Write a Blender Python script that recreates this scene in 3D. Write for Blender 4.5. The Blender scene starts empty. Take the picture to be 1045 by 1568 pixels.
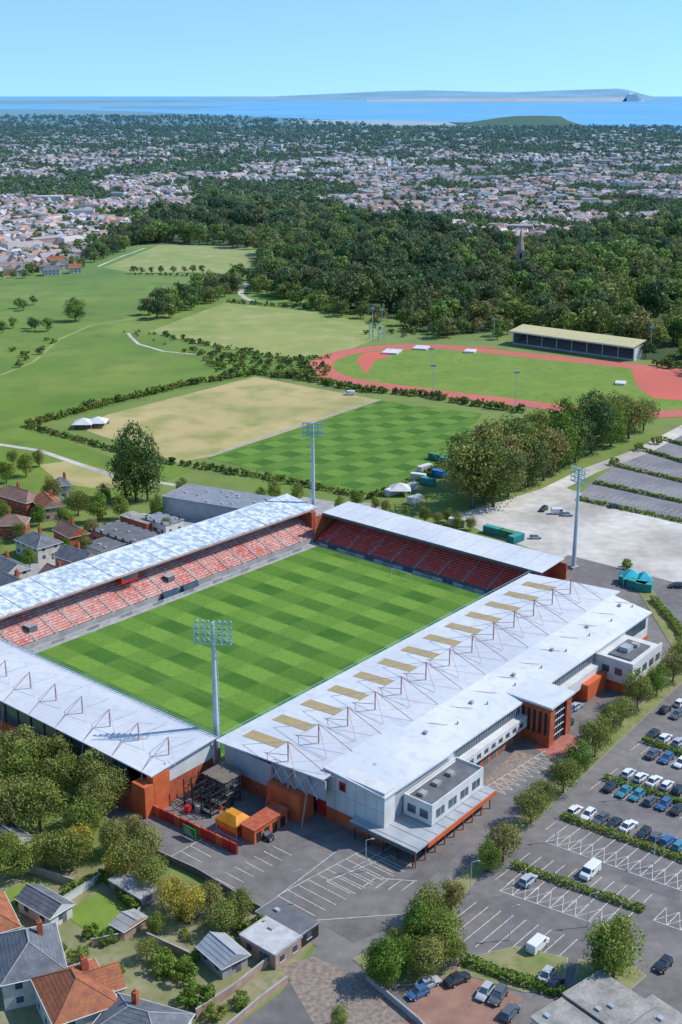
import bpy, math, random
import numpy as np
from math import radians, sin, cos, tan, atan, atan2, pi, sqrt
from mathutils import Vector
random.seed(7); rng=np.random.default_rng(7)
C=bpy.context.scene.collection
H=142.0; TH=radians(18.2); F=1943.0
def g(u,v,z=0.0):  # u and v are image pixel coordinates
    "image pixel projected through the camera -> place on the ground (metres)"
    phi=TH+atan((v-784)/F); hz=H-z
    return ((u-522)/F*hz/sin(phi)*cos(phi-TH), hz/tan(phi), z)
LX,LY=-80.6,311.5
ax,ay=.655,.756; bx,by=.756,-.655
def W(s,t,z=0.0):
    te=t+(t/82)*(50-s)*.031
    return (LX+ax*s+bx*te, LY+ay*s+by*te, z)
# ------------------------------------------------ materials
def newmat(name):
    m=bpy.data.materials.new(name); m.use_nodes=True
    nt=m.node_tree; return m,nt,nt.nodes['Principled BSDF']
def mix(nt,f,a,b,mode='MIX'):
    n=nt.nodes.new('ShaderNodeMix'); n.data_type='RGBA'; n.blend_type=mode
    for i,x in ((0,f),(6,a),(7,b)):
        if hasattr(x,'is_linked'): nt.links.new(x,n.inputs[i])
        elif i==0: n.inputs[0].default_value=x
        else: n.inputs[i].default_value=(*x[:3],1)
    return n.outputs[2]
def math_(nt,op,a,b=0.0,clamp=False):
    n=nt.nodes.new('ShaderNodeMath'); n.operation=op; n.use_clamp=clamp
    for i,x in ((0,a),(1,b)):
        if hasattr(x,'is_linked'): nt.links.new(x,n.inputs[i])
        else: n.inputs[i].default_value=x
    return n.outputs[0]
def pos(nt): return nt.nodes.new('ShaderNodeNewGeometry').outputs['Position']
def dotp(nt,d,o=(0,0,0)):
    s=nt.nodes.new('ShaderNodeVectorMath'); s.operation='SUBTRACT'; nt.links.new(pos(nt),s.inputs[0]); s.inputs[1].default_value=o
    n=nt.nodes.new('ShaderNodeVectorMath'); n.operation='DOT_PRODUCT'; nt.links.new(s.outputs[0],n.inputs[0]); n.inputs[1].default_value=d
    return n.outputs['Value']
def noise(nt,scale,detail=4,lo=.35,hi=.65,vec=None):
    n=nt.nodes.new('ShaderNodeTexNoise'); n.inputs['Scale'].default_value=scale; n.inputs['Detail'].default_value=detail
    nt.links.new(vec or pos(nt),n.inputs['Vector'])
    r=nt.nodes.new('ShaderNodeMapRange'); r.inputs[1].default_value=lo; r.inputs[2].default_value=hi
    nt.links.new(n.outputs[0],r.inputs[0]); return r.outputs[0]
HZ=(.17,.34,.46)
def haze_tint(nt,col,k=7000.,amt=1.0):  # aerial haze painted into the base colour, stronger with world Y distance
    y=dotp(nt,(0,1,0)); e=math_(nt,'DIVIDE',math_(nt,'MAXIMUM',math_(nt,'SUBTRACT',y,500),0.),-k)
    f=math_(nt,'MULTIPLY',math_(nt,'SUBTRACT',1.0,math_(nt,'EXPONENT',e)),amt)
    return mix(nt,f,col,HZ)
MC={}
def mat(name,c,c2=None,scale=.5,rough=.8,fine=.12,hz=False,metal=0,spec=.3,bump=0):
    if name in MC: return MC[name]
    m,nt,p=newmat(name)
    c2=c2 or tuple(x*.75 for x in c)
    col=mix(nt,noise(nt,scale),c2,c)
    col=mix(nt,math_(nt,'MULTIPLY',noise(nt,scale*9,5,.3,.7),fine),col,(0.01,.01,.01))
    if hz: col=haze_tint(nt,col)
    nt.links.new(col,p.inputs['Base Color']); p.inputs['Roughness'].default_value=rough; p.inputs['Metallic'].default_value=metal
    p.inputs['Specular IOR Level'].default_value=spec
    MC[name]=m; return m
def vcolmat(name,rough=.8,hz=True,fine=.2):
    m,nt,p=newmat(name)
    a=nt.nodes.new('ShaderNodeAttribute'); a.attribute_name='Col'
    col=mix(nt,math_(nt,'MULTIPLY',noise(nt,.8),fine),a.outputs[0],(.05,.05,.05))
    if hz: col=haze_tint(nt,col)
    nt.links.new(col,p.inputs['Base Color']); p.inputs['Roughness'].default_value=rough; p.inputs['Specular IOR Level'].default_value=.2
    return m
def leafmat(name,cols):
    m,nt,p=newmat(name)
    a=nt.nodes.new('ShaderNodeAttribute'); a.attribute_name='Col'
    o=nt.nodes.new('ShaderNodeObjectInfo')
    r=nt.nodes.new('ShaderNodeValToRGB'); el=r.color_ramp.elements
    while len(el)<len(cols): el.new(.5)
    for i,c in enumerate(cols): el[i].position=i/(len(cols)-1); el[i].color=(*c,1)
    nt.links.new(o.outputs['Random'],r.inputs[0])
    col=mix(nt,1.0,r.outputs[0],a.outputs[0],'MULTIPLY')
    col=haze_tint(nt,col)
    nt.links.new(col,p.inputs['Base Color']); p.inputs['Roughness'].default_value=.6; p.inputs['Specular IOR Level'].default_value=.2
    t=nt.nodes.new('ShaderNodeBsdfTranslucent'); nt.links.new(col,t.inputs[0])
    ms=nt.nodes.new('ShaderNodeMixShader'); ms.inputs[0].default_value=.3
    out=[n for n in nt.nodes if n.type=='OUTPUT_MATERIAL'][0]
    nt.links.new(p.outputs[0],ms.inputs[1]); nt.links.new(t.outputs[0],ms.inputs[2]); nt.links.new(ms.outputs[0],out.inputs[0])
    return m
LG=leafmat('leaf_green',[(.11,.20,.025),(.17,.26,.04),(.23,.28,.05)])
LO=leafmat('leaf_olive',[(.18,.22,.045),(.26,.26,.07),(.19,.24,.045),(.27,.23,.08)])
LY_=leafmat('leaf_yellow',[(.38,.32,.05),(.42,.35,.06)])
LD=leafmat('leaf_dark',[(.05,.10,.03),(.09,.16,.04),(.15,.20,.05),(.11,.17,.05),(.19,.19,.07)])
BARK=mat('bark',(.14,.11,.08))
def stripemat(name,light,dark,ws,wt,ks,kt,org):
    m,nt,p=newmat(name)
    def st(d,w):
        x=math_(nt,'SINE',math_(nt,'MULTIPLY',dotp(nt,d,org),pi/w))
        return math_(nt,'ADD',math_(nt,'MULTIPLY',x,2.5),.5,True)
    s1=st((ax,ay,0),ws); s2=st((bx,by,0),wt)
    x=math_(nt,'ABSOLUTE',math_(nt,'SUBTRACT',s1,s2))
    f=math_(nt,'ADD',math_(nt,'MULTIPLY',s1,ks),math_(nt,'MULTIPLY',x,kt))
    col=mix(nt,f,dark,light)
    col=mix(nt,math_(nt,'MULTIPLY',noise(nt,.06,6),.25),col,tuple(q*1.1 for q in light))
    col=mix(nt,math_(nt,'MULTIPLY',noise(nt,.9,5,.35,.7),.3),col,tuple(q*.7 for q in dark))
    nt.links.new(col,p.inputs['Base Color']); p.inputs['Roughness'].default_value=.9; p.inputs['Specular IOR Level'].default_value=.1
    return m
def roofmat():
    m,nt,p=newmat('white_roof_sheet')
    c=mix(nt,noise(nt,.05,7,.4,.62),(.66,.67,.69),(.55,.57,.62))
    c=mix(nt,math_(nt,'MULTIPLY',noise(nt,.5,7,.5,.68),.35),c,(.42,.42,.45))
    x=math_(nt,'SINE',math_(nt,'MULTIPLY',dotp(nt,(ax,ay,0)),2*pi/1.1)); c=mix(nt,math_(nt,'MULTIPLY',math_(nt,'ADD',math_(nt,'MULTIPLY',x,3.),-2.,True),.2),c,(.4,.42,.46))
    nt.links.new(c,p.inputs['Base Color']); p.inputs['Roughness'].default_value=.55; return m
WHITE=roofmat()
WHITEW=mat('white_wall',(.70,.70,.69),(.58,.58,.58),.3,.6,.10)
GREY=mat('grey_panel',(.44,.46,.49),(.35,.38,.41),.3,.6)
DGREY=mat('dark_grey_roof',(.17,.17,.185),(.12,.125,.135),.4,.8)
LGREY=mat('light_grey_concrete',(.42,.41,.40),(.3,.3,.30),.4,.9)
BRICK=mat('red_brick',(.50,.13,.06),(.36,.085,.045),.8,.9)
ORANGE=mat('orange_red_cladding',(.66,.15,.055),(.53,.11,.04),.3,.7)
RED=mat('red_paint',(.60,.045,.035),(.45,.03,.03),.3,.6)
PINK=mat('faded_red_steel',(.46,.20,.16),(.52,.30,.26),.5,.6)
GLASS=mat('window_glass',(.04,.07,.10),(.07,.11,.15),.3,.15,spec=.6)
BLACK=mat('black_steel',(.03,.03,.032),None,.5,.6)
TAN=mat('tan_skylight',(.52,.38,.17),(.42,.33,.17),.6,.5,.3)
POLE=mat('galvanised_steel',(.50,.60,.66),(.42,.52,.58),.5,.5)
TEAL=mat('teal_lamp_frame',(.26,.48,.52),None,.5,.5)
YEL=mat('orange_tarpaulin',(.75,.30,.02),None,.5,.6)
GREEN=mat('green_sign_panel',(.02,.25,.07),None,.5,.6)
SLATE=mat('slate_roof',(.22,.235,.265),(.14,.155,.18),.5,.8,.45)
TILE=mat('orange_tile_roof',(.50,.18,.08),(.32,.12,.07),.6,.8,.45)
ASPH=mat('asphalt',(.245,.222,.215),(.165,.152,.15),.05,.9,.28)
ASPH2=mat('asphalt_worn',(.29,.275,.295),(.20,.195,.21),.08,.9,.2)
GRAVEL=mat('pale_gravel',(.70,.66,.60),(.42,.38,.34),.03,.95,.25)
PAVE=mat('brown_paving',(.40,.31,.25),(.22,.18,.16),1.2,.9,.4)
PAINT=mat('road_paint',(.72,.70,.66),(.46,.44,.41),1.5,.7,.25)
LINE=mat('faded_pitch_line',(.24,.33,.14),(.18,.26,.09),.8,.9)
TRACK=mat('red_running_track',(.60,.14,.10),(.50,.13,.10),.03,.9,.05)
# ------------------------------------------------ builders
def link(o): C.objects.link(o); return o
def mesh(name,verts,faces,mats,mi=None,cols=None):
    me=bpy.data.meshes.new(name)
    me.from_pydata([tuple(map(float,v)) for v in verts],[],[tuple(f) for f in faces])
    for m in mats: me.materials.append(m)
    if mi is not None: me.polygons.foreach_set('material_index',np.array(mi,dtype=np.int32))
    if cols is not None:
        at=me.color_attributes.new('Col','FLOAT_COLOR','CORNER')
        lt=np.zeros(len(me.polygons),dtype=np.int32); me.polygons.foreach_get('loop_total',lt)
        c=np.ones((len(faces),4)); c[:,:3]=np.array(cols).reshape(len(faces),-1)
        at.data.foreach_set('color',np.repeat(c,lt,axis=0).astype(np.float32).ravel())
    me.update(); return me
class G:
    def __init__(s,name,tf=None): s.n=name; s.p={}; s.tf=tf or (lambda x,y,z:(x,y,z))
    def raw(s,part,m,vs,fs):
        d=s.p.setdefault((part,m.name),[[],[],m]); o=len(d[0]); d[0]+=vs; d[1]+=[[i+o for i in f] for f in fs]
    def poly(s,part,m,pts): s.raw(part,m,[s.tf(*p) for p in pts],[list(range(len(pts)))])
    def hexa(s,part,m,b,t):
        s.raw(part,m,[s.tf(*p) for p in b]+[s.tf(*p) for p in t],[[3,2,1,0],[4,5,6,7],[0,1,5,4],[1,2,6,5],[2,3,7,6],[3,0,4,7]])
    def box(s,part,m,x0,x1,y0,y1,z0,z1):
        q=[(x0,y0),(x1,y0),(x1,y1),(x0,y1)]
        s.hexa(part,m,[(a,b,z0) for a,b in q],[(a,b,z1) for a,b in q])
    def bar(s,part,m,p,q,r,r2=None,n=6):
        r2=r if r2 is None else r2
        P=np.array(s.tf(*p)); Q=np.array(s.tf(*q)); d=Q-P; d=d/(np.linalg.norm(d)+1e-9)
        u=np.cross(d,(0,0,1) if abs(d[2])<.9 else (1,0,0)); u/=np.linalg.norm(u); w=np.cross(d,u)
        vs=[];
        for c,rr in ((P,r),(Q,r2)):
            for k in range(n):
                a=2*pi*k/n; vs.append(tuple(c+rr*(u*cos(a)+w*sin(a))))
        fs=[[k,(k+1)%n,n+(k+1)%n,n+k] for k in range(n)]+[list(range(n))[::-1],list(range(n,2*n))]
        s.raw(part,m,vs,fs)
    def mesh1(s):
        vs=[];fs=[];mats=[];mi=[]
        for (p,mn),(v,f,m) in s.p.items():
            if m not in mats: mats.append(m)
            o=len(vs); vs+=v; fs+=[[i+o for i in q] for q in f]; mi+=[mats.index(m)]*len(f)
        return mesh(s.n,vs,fs,mats,mi)
    def done(s,join=False):
        if join or len(s.p)==1: return link(bpy.data.objects.new(s.n,s.mesh1()))
        e=link(bpy.data.objects.new(s.n,None))
        for (p,mn),(v,f,m) in s.p.items():
            o=link(bpy.data.objects.new(p,mesh(p,v,f,[m]))); o.parent=e
        return e
def sheet(name,m,pts,z=0.03,px=True):
    P=[g(*p) if px else W(*p) for p in pts]
    me=mesh(name,[(p[0],p[1],z) for p in P],[list(range(len(P)))],[m]); return link(bpy.data.objects.new(name,me))
def band(name,m,pts,w,z=.06,px=True):
    P=[np.array((g(*p) if px else W(*p))[:2]) for p in pts]; vs=[];fs=[]
    for i,p in enumerate(P):
        a=P[max(i-1,0)]; b=P[min(i+1,len(P)-1)]; d=(b-a)/np.linalg.norm(b-a); n=np.array((-d[1],d[0]))*w/2
        vs+=[(*(p+n),z),(*(p-n),z)]
        if i: fs.append([2*i-2,2*i-1,2*i+1,2*i])
    return link(bpy.data.objects.new(name,mesh(name,vs,fs,[m])))
# ------------------------------------------------ ground sheets
def groundmat():
    m,nt,p=newmat('open_ground')
    c=mix(nt,noise(nt,.012,6),(.15,.23,.05),(.21,.26,.075))
    c=mix(nt,math_(nt,'MULTIPLY',noise(nt,.05,6,.45,.7),.6),c,(.09,.15,.04))
    c=mix(nt,math_(nt,'MULTIPLY',noise(nt,.4,5),.25),c,(.26,.24,.12))
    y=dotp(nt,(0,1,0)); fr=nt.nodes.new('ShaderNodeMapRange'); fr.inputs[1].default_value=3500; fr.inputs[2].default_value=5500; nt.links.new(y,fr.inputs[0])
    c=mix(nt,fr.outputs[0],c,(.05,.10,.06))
    nt.links.new(haze_tint(nt,c),p.inputs['Base Color']); p.inputs['Roughness'].default_value=.95; p.inputs['Specular IOR Level'].default_value=.1
    return m
GRD=groundmat()
link(bpy.data.objects.new('ground',mesh('ground',[(-60000,-3000,0),(60000,-3000,0),(60000,90000,0),(-60000,90000,0)],[[0,1,2,3]],[GRD])))
def fieldmat(name,c1,c2,c3,sc=.02):
    m,nt,p=newmat(name)
    c=mix(nt,noise(nt,sc,6),c1,c2); c=mix(nt,math_(nt,'MULTIPLY',noise(nt,sc*4,7,.45,.7),.7),c,c3)
    c=mix(nt,math_(nt,'MULTIPLY',noise(nt,.7,4),.2),c,tuple(x*.6 for x in c1))
    nt.links.new(haze_tint(nt,c),p.inputs['Base Color']); p.inputs['Roughness'].default_value=.95; p.inputs['Specular IOR Level'].default_value=.1
    return m
FG=fieldmat('meadow_grass',(.13,.22,.035),(.22,.28,.06),(.09,.16,.035),.012)
FT=fieldmat('dry_grass_field',(.52,.41,.20),(.40,.34,.15),(.19,.25,.06),.016)
FY=fieldmat('pale_green_field',(.32,.34,.11),(.22,.29,.07),(.44,.40,.18),.015)
FLAWN=fieldmat('lawn_grass',(.17,.26,.045),(.22,.30,.06),(.12,.20,.035),.05)
TOWNG=fieldmat('town_ground',(.14,.18,.10),(.28,.25,.23),(.09,.15,.06),.01)
WOODG=fieldmat('woodland_floor',(.06,.09,.03),(.09,.11,.04),(.05,.07,.03))
town_px=[(-700,440),(0,425),(60,412),(130,395),(205,352),(330,322),(470,322),(560,338),(720,368),(800,378),(1045,345),(1800,345),(2200,196),(-1200,196)]
wood_px=[(200,375),(210,348),(330,316),(470,316),(560,338),(720,370),(820,378),(1045,342),(1700,342),(1700,640),(1045,566),(985,548),(780,507),(680,515),(590,485),(480,468),(395,440),(405,385),(300,374)]
sheet('town_ground',TOWNG,town_px,.02)
sheet('woodland_floor',WOODG,wood_px,.03)
def seamat():
    m,nt,p=newmat('sea_water')
    c=mix(nt,noise(nt,.0006,5),(.12,.36,.64),(.16,.42,.68)); nt.links.new(haze_tint(nt,c,90000.,.6),p.inputs['Base Color'])
    p.inputs['Roughness'].default_value=.7; p.inputs['Specular IOR Level'].default_value=.1; return m
SEA=seamat()
coast=[(-900,168),(0,167),(120,168),(230,172),(420,180),(600,187),(760,188),(880,197),(960,202),(1045,206),(1900,236)]
cp=[g(*c) for c in coast]
me=mesh('sea',[(p[0],p[1],.5) for p in cp]+[(60000,120000,.5),(-60000,120000,.5)],[list(range(len(cp)+2))],[SEA]); link(bpy.data.objects.new('sea',me))
SAND=mat('beach_sand',(.55,.52,.50),None,.001,.9,.05,hz=True)
sheet('beach',SAND,[(440,183),(600,185),(765,187.5),(760,191.5),(600,192.5),(450,190)],.8)
sheet('sand_spit',SAND,[(80,160),(215,156),(240,157.5),(100,162.5)],.8)
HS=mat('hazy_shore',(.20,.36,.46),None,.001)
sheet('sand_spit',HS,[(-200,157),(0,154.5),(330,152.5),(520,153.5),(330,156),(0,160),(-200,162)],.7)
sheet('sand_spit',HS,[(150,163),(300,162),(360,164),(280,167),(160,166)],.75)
def ridge(name,pts,dist,depth,c,k=.75,front=.8):
    vs=[];fs=[]
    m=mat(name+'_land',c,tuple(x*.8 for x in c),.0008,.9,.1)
    for i,(u,v) in enumerate(pts):
        phi=TH+atan((v-784)/F); z=max(1,H-dist*tan(phi)); x=(u-522)/F*(dist*cos(TH)+H*sin(TH))
        vs+=[(x,dist-depth,0),(x,dist-depth*front,z*k),(x,dist,z),(x,dist+depth*2,0)]
        if i:
            o=4*i
            for k2 in range(3): fs.append([o-4+k2,o-3+k2,o+1+k2,o+k2])
    link(bpy.data.objects.new(name,mesh(name,vs,fs,[m])))
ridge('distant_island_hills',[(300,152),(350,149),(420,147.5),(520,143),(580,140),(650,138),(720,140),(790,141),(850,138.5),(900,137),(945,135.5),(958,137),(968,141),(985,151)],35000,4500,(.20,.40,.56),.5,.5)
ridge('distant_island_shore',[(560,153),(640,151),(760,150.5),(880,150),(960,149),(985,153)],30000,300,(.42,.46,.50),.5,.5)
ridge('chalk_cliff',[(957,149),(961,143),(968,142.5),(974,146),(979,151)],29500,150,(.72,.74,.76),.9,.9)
ridge('headland_hill',[(700,190),(765,180),(790,177.5),(830,177),(858,178),(868,184),(890,193)],6600,400,(.07,.15,.12),.5,.5)
# fields
sheet('meadow',FG,[(-700,900),(-700,445),(0,430),(130,400),(200,375),(300,374),(402,388),(395,440),(480,470),(590,490),(690,520),(600,505),(500,545),(505,585),(395,575),(235,605),(45,655),(170,700),(300,718),(200,760)],.04)
sheet('pale_field',FY,[(158,410),(245,375),(400,378),(404,398),(392,420),(205,418)],.06)
sheet('rough_field',FY,[(228,508),(345,463),(500,480),(588,500),(575,520),(510,545),(430,548),(300,525)],.06)
sheet('green_strip',FLAWN,[(380,440),(470,452),(560,478),(480,478),(378,460)],.06)
sheet('dry_field',FT,[(118,655),(165,635),(390,577),(583,613),(325,699),(272,708)],.06)
TRN=stripemat('training_pitch_grass',(.16,.27,.05),(.055,.145,.025),8,8,.35,.60,W(0,0))
sheet('training_pitch',TRN,[(318,702),(583,614),(738,634),(690,700),(572,760)],.08)
sheet('dirt_corner',FT,[(60,712),(110,705),(210,735),(160,750),(90,740)],.06)
band('footpath',GRAVEL,[(150,408),(185,393),(222,380)],2.5,.08)
band('footpath',GRAVEL,[(196,510),(200,516),(212,527),(230,532),(250,538),(300,543)],2,.08)
band('footpath',GRAVEL,[(380,434),(370,442),(368,450),(376,457),(390,462)],4,.08)
band('footpath',GRAVEL,[(-60,672),(60,690),(170,728),(300,748)],3,.08)
band('footpath',FY,[(0,575),(50,555),(90,520),(140,498),(210,487),(250,470),(300,440)],2,.07)
band('pitch_edge_path',LGREY,[(318,700),(450,654),(583,612)],1.4,.11)
# running track
ctr=np.array((94.,662.)); ex=np.array((.867,-.498)); ey=np.array((.498,.867))
def oval(R,hl,n=40):
    o=[]
    for i in range(n): a=-pi/2+pi*i/(n-1); o.append(ctr+ex*(hl+R*cos(a))+ey*R*sin(a))
    for i in range(n): a=pi/2+pi*i/(n-1); o.append(ctr+ex*(-hl+R*cos(a))+ey*R*sin(a))
    return o
ro=oval(63,56); ri=oval(50,56); n=len(ro)
vs=[(*p,.10) for p in ro]+[(*p,.10) for p in ri]
link(bpy.data.objects.new('running_track',mesh('running_track',vs,[[i,(i+1)%n,n+(i+1)%n,n+i] for i in range(n)],[TRACK])))
link(bpy.data.objects.new('infield_grass',mesh('infield_grass',[(*p,.09) for p in ri],[list(range(n))],[FLAWN])))
for k in range(1,6):
    r1=oval(50+2*k,56); r2=oval(50.14+2*k,56)
    link(bpy.data.objects.new('lane_line',mesh('lane_line',[(*p,.13) for p in r1]+[(*p,.13) for p in r2],[[i,(i+1)%n,n+(i+1)%n,n+i] for i in range(n)],[PAINT])))
sheet('track_apron',TRACK,[(545,553),(555,542),(585,538),(600,545),(575,552),(560,572)],.12)
band('track_apron',TRACK,[(560,541),(680,531),(760,533)],3,.125)
sheet('track_apron',TRACK,[(965,560),(1100,575),(1130,620),(1000,610),(975,592)],.12)
def lmat(u,v,w,l,yaw=-.3):
    p=g(u,v); c,s=cos(yaw),sin(yaw); q=G('landing_mat',lambda x,y,z:(p[0]+c*x-s*y,p[1]+s*x+c*y,z))
    q.box('mat',WHITEW,-w/2,w/2,-l/2,l/2,.1,.9); q.box('cover',WHITEW,-w/2-.2,w/2+.2,-l/2-.2,l/2+.2,.9,1.05); q.done(True)
lmat(600,540,9,12); lmat(645,534,8,10); lmat(720,539,6,8); lmat(950,588,5,7)
# gravel / paved areas
sheet('gravel_yard',GRAVEL,[(690,790),(760,770),(850,742),(905,760),(1045,800),(1500,915),(1500,1010),(1045,895),(870,860),(740,815)],.05)
band('gravel_track',GRAVEL,[(840,752),(900,722),(985,690),(1060,650)],7,.06)
sheet('overflow_car_park',ASPH2,[(880,770),(905,738),(1000,676),(1100,640),(1700,780),(1700,960),(1045,798),(900,764)],.055)
sheet('stadium_forecourt',ASPH,[(150,1240),(330,1110),(870,850),(1045,895),(1700,1060),(1700,1900),(330,1900),(335,1590),(430,1520),(485,1450),(400,1390),(300,1330),(190,1290)],.07)
sheet('goods_yard',LGREY,[(-300,1010),(0,880),(200,800),(250,790),(460,760),(520,770),(600,770),(480,830),(0,1060)],.05)
sheet('yard_apron',PAVE,[(430,1480),(480,1465),(560,1500),(640,1568),(700,1640),(520,1640)],.09)
sheet('brown_forecourt',mat('brown_tarmac',(.36,.20,.15),None,.3),[(640,1510),(700,1480),(800,1530),(760,1620),(600,1620)],.10)
sheet('brick_paving',PAVE,[(735,1200),(790,1150),(830,1160),(770,1215)],.09)
sheet('red_paving',mat('red_tarmac',(.48,.18,.14),None,.4),[(815,1145),(850,1120),(890,1130),(880,1155),(845,1160)],.095)
PATCH=mat('asphalt_patch',(.20,.185,.18),(.15,.14,.14),.3,.9,.3)
for pts in ([(500,1420),(560,1400),(600,1420),(540,1445)],[(700,1380),(780,1370),(790,1395),(715,1400)],[(360,1300),(400,1290),(420,1310),(380,1318)],[(960,1320),(1045,1345),(1040,1380),(950,1350)],[(620,1350),(690,1290),(710,1300),(640,1362)],[(420,1290),(520,1265),(528,1272),(430,1300)]): sheet('asphalt_repair',PATCH,pts,.078)
KERB=mat('kerb_stone',(.5,.49,.47),None,1.)
def island(pts,m=FLAWN,name='grass_verge'):
    P=[g(*p) for p in pts]; n=len(P); c=np.mean([p[:2] for p in P],axis=0)
    G1=G(name)
    G1.raw('kerb',KERB,[(p[0],p[1],.0) for p in P]+[(p[0],p[1],.2) for p in P],[[i,(i+1)%n,n+(i+1)%n,n+i] for i in range(n)]+[list(range(n,2*n))])
    G1.raw('turf',m,[(c[0]+(p[0]-c[0])*.985,c[1]+(p[1]-c[1])*.985,.215) for p in P],[list(range(n))])
    G1.done()
VERGE=fieldmat('scrubby_verge',(.20,.24,.08),(.32,.28,.15),(.12,.17,.05),.15)
island([(600,1440),(700,1345),(790,1255),(1050,1015),(1060,1030),(870,1210),(780,1295),(735,1340),(695,1395),(710,1470),(650,1480)],VERGE)
island([(540,1470),(600,1440),(650,1480),(700,1490),(640,1510),(590,1510)],VERGE)
island([(700,1490),(705,1470),(790,1450),(870,1468),(860,1520),(800,1520)],VERGE)
island([(880,1500),(885,1470),(970,1480),(990,1495),(960,1520)],VERGE)
island([(970,895),(1000,905),(1060,985),(1040,1010)],VERGE)
# ------------------------------------------------ scatter helpers
def pip(px,py,poly):
    inside=np.zeros(len(px),bool); n=len(poly)
    for i in range(n):
        x1,y1=poly[i][:2]; x2,y2=poly[(i+1)%n][:2]
        c=((y1>py)!=(y2>py))&(px<(x2-x1)*(py-y1)/((y2-y1) or 1e-9)+x1); inside^=c
    return inside
def valn(x,y,s,seed):
    r=np.random.default_rng(seed); o=np.zeros_like(x)
    for k in range(7):
        a=r.uniform(0,2*pi); f=s*r.uniform(.5,2.2); o+=np.sin((x*cos(a)+y*sin(a))*f+r.uniform(0,6.28))
    return o/2.6
def leafcloud(cent,nrm,size,rg,colf):
    N=len(cent); nrm=nrm/np.linalg.norm(nrm,axis=1,keepdims=True)
    r=rg.normal(size=(N,3)); u=np.cross(nrm,r); u/=np.linalg.norm(u,axis=1,keepdims=True); w=np.cross(nrm,u)
    s=(size*rg.uniform(.6,1.3,N))[:,None]
    V=np.stack([cent-u*s-w*s*.7,cent+u*s-w*s*.5,cent+u*s*.8+w*s*.8,cent-u*s*.7+w*s*.6],1).reshape(-1,3)
    Fc=np.arange(4*N).reshape(N,4)
    return V,Fc,np.stack([colf]*3,1)
def treemesh(name,seed,nl,leaf,wr,m,nc=20,trunk=True,zc=.54,zr=.45):
    rg=np.random.default_rng(seed)
    cc=rg.normal(size=(nc,3)); cc/=np.linalg.norm(cc,axis=1,keepdims=True); cc*=(rg.uniform(.25,1,nc)**.5)[:,None]
    cr=rg.uniform(.10,.19,nc); cen=cc*np.array((wr*.5-.10,wr*.5-.10,zr-.12))+np.array((0,0,zc))
    k=rg.integers(0,nc,nl*2); d=rg.normal(size=(nl*2,3)); d[:,2]+=.25; d/=np.linalg.norm(d,axis=1,keepdims=True)
    P=cen[k]+d*(cr[k]*rg.uniform(.7,1.22,nl*2))[:,None]
    dist=np.linalg.norm(P[:,None,:]-cen[None],axis=2)/cr[None]; ok=((dist<.70).sum(1)<=1)&(P[:,2]>.02)
    P=P[ok][:nl]; d=d[ok][:nl]; k=k[ok][:nl]
    cf=rg.uniform(.7,1.35,nc)[k]*rg.uniform(.7,1.3,len(k))
    V,Fc,cl=leafcloud(P,d+rg.normal(size=d.shape)*.4,leaf,rg,cf)
    V=list(map(tuple,V)); Fl=[list(map(int,f)) for f in Fc]; cl=list(map(tuple,cl)); mi=[0]*len(Fl)
    if trunk:
        t=G('t'); top=(rg.uniform(-.02,.02),rg.uniform(-.02,.02),zc)
        t.bar('a',BARK,(0,0,-.01),(0,0,zc*.5),.028,.02); t.bar('a',BARK,(0,0,zc*.5),top,.02,.01)
        for q in range(5):
            a=q*1.3+seed; t.bar('a',BARK,(0,0,zc*.35+.04*q),(cos(a)*wr*.3,sin(a)*wr*.3,zc+.02*q),.012,.004,4)
        v,f,_=t.p[('a',BARK.name)]; o=len(V); V+=v; Fl+=[[i+o for i in x] for x in f]; mi+=[1]*len(f); cl+=[(1,1,1)]*len(f)
    return mesh(name,V,Fl,[m,BARK],mi,cl)
near=[treemesh('tree_near_%d'%i,10+i,4200,.015,w,m,nc) for i,(w,m,nc) in enumerate([(.80,LG,34),(.85,LO,38),(.72,LG,30),(.85,LY_,34),(.75,LO,32),(.85,LD,38)])]
bushm=treemesh('bush_near',40,1500,.035,1.3,LG,18,False,.42,.42)
def tree(u,v,h,k=None,name='broadleaf_tree',wx=1.0):
    k=random.choice([0,1,2,4]) if k is None else k
    o=link(bpy.data.objects.new(name if k>=0 else 'garden_bush',near[k] if k>=0 else bushm)); p=g(u,v); o.location=(p[0],p[1],0)
    s=h*random.uniform(.93,1.07); o.scale=(s*wx,s*wx*random.uniform(.88,1.1),s); o.rotation_euler=(0,0,random.uniform(0,6.28)); return o
def instancer(name,proto,pts,sizes):
    N=len(pts); a=rng.uniform(0,2*pi,N); s=np.asarray(sizes)/2
    V=np.zeros((N,4,3))
    for j in range(4):
        an=a+pi/4+j*pi/2; V[:,j,0]=pts[:,0]+np.cos(an)*s*1.41421; V[:,j,1]=pts[:,1]+np.sin(an)*s*1.41421; V[:,j,2]=0
    me=mesh(name,V.reshape(-1,3),np.arange(4*N).reshape(N,4).tolist(),[])
    o=link(bpy.data.objects.new(name,me)); o.instance_type='FACES'; o.use_instance_faces_scale=True; o.show_instancer_for_render=False; o.show_instancer_for_viewport=False
    c=link(bpy.data.objects.new('tree_crown',proto)); c.parent=o
mids=[treemesh('tree_mid_%d'%i,60+i,720,.036,w,m,18) for i,(w,m) in enumerate([(.95,LD),(1.0,LD),(.85,LD),(.85,LG),(.95,LO),(.9,LG)])]
fars=[treemesh('tree_far_%d'%i,80+i,160,.08,w,m,9,False,.5,.48) for i,(w,m) in enumerate([(1.5,LD),(1.3,LG),(1.6,LD)])]
bushes=[treemesh('bush_mid_%d'%i,90+i,260,.07,1.3,m,10,False,.42,.42) for i,m in enumerate([LG,LD,LO])]
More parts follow.
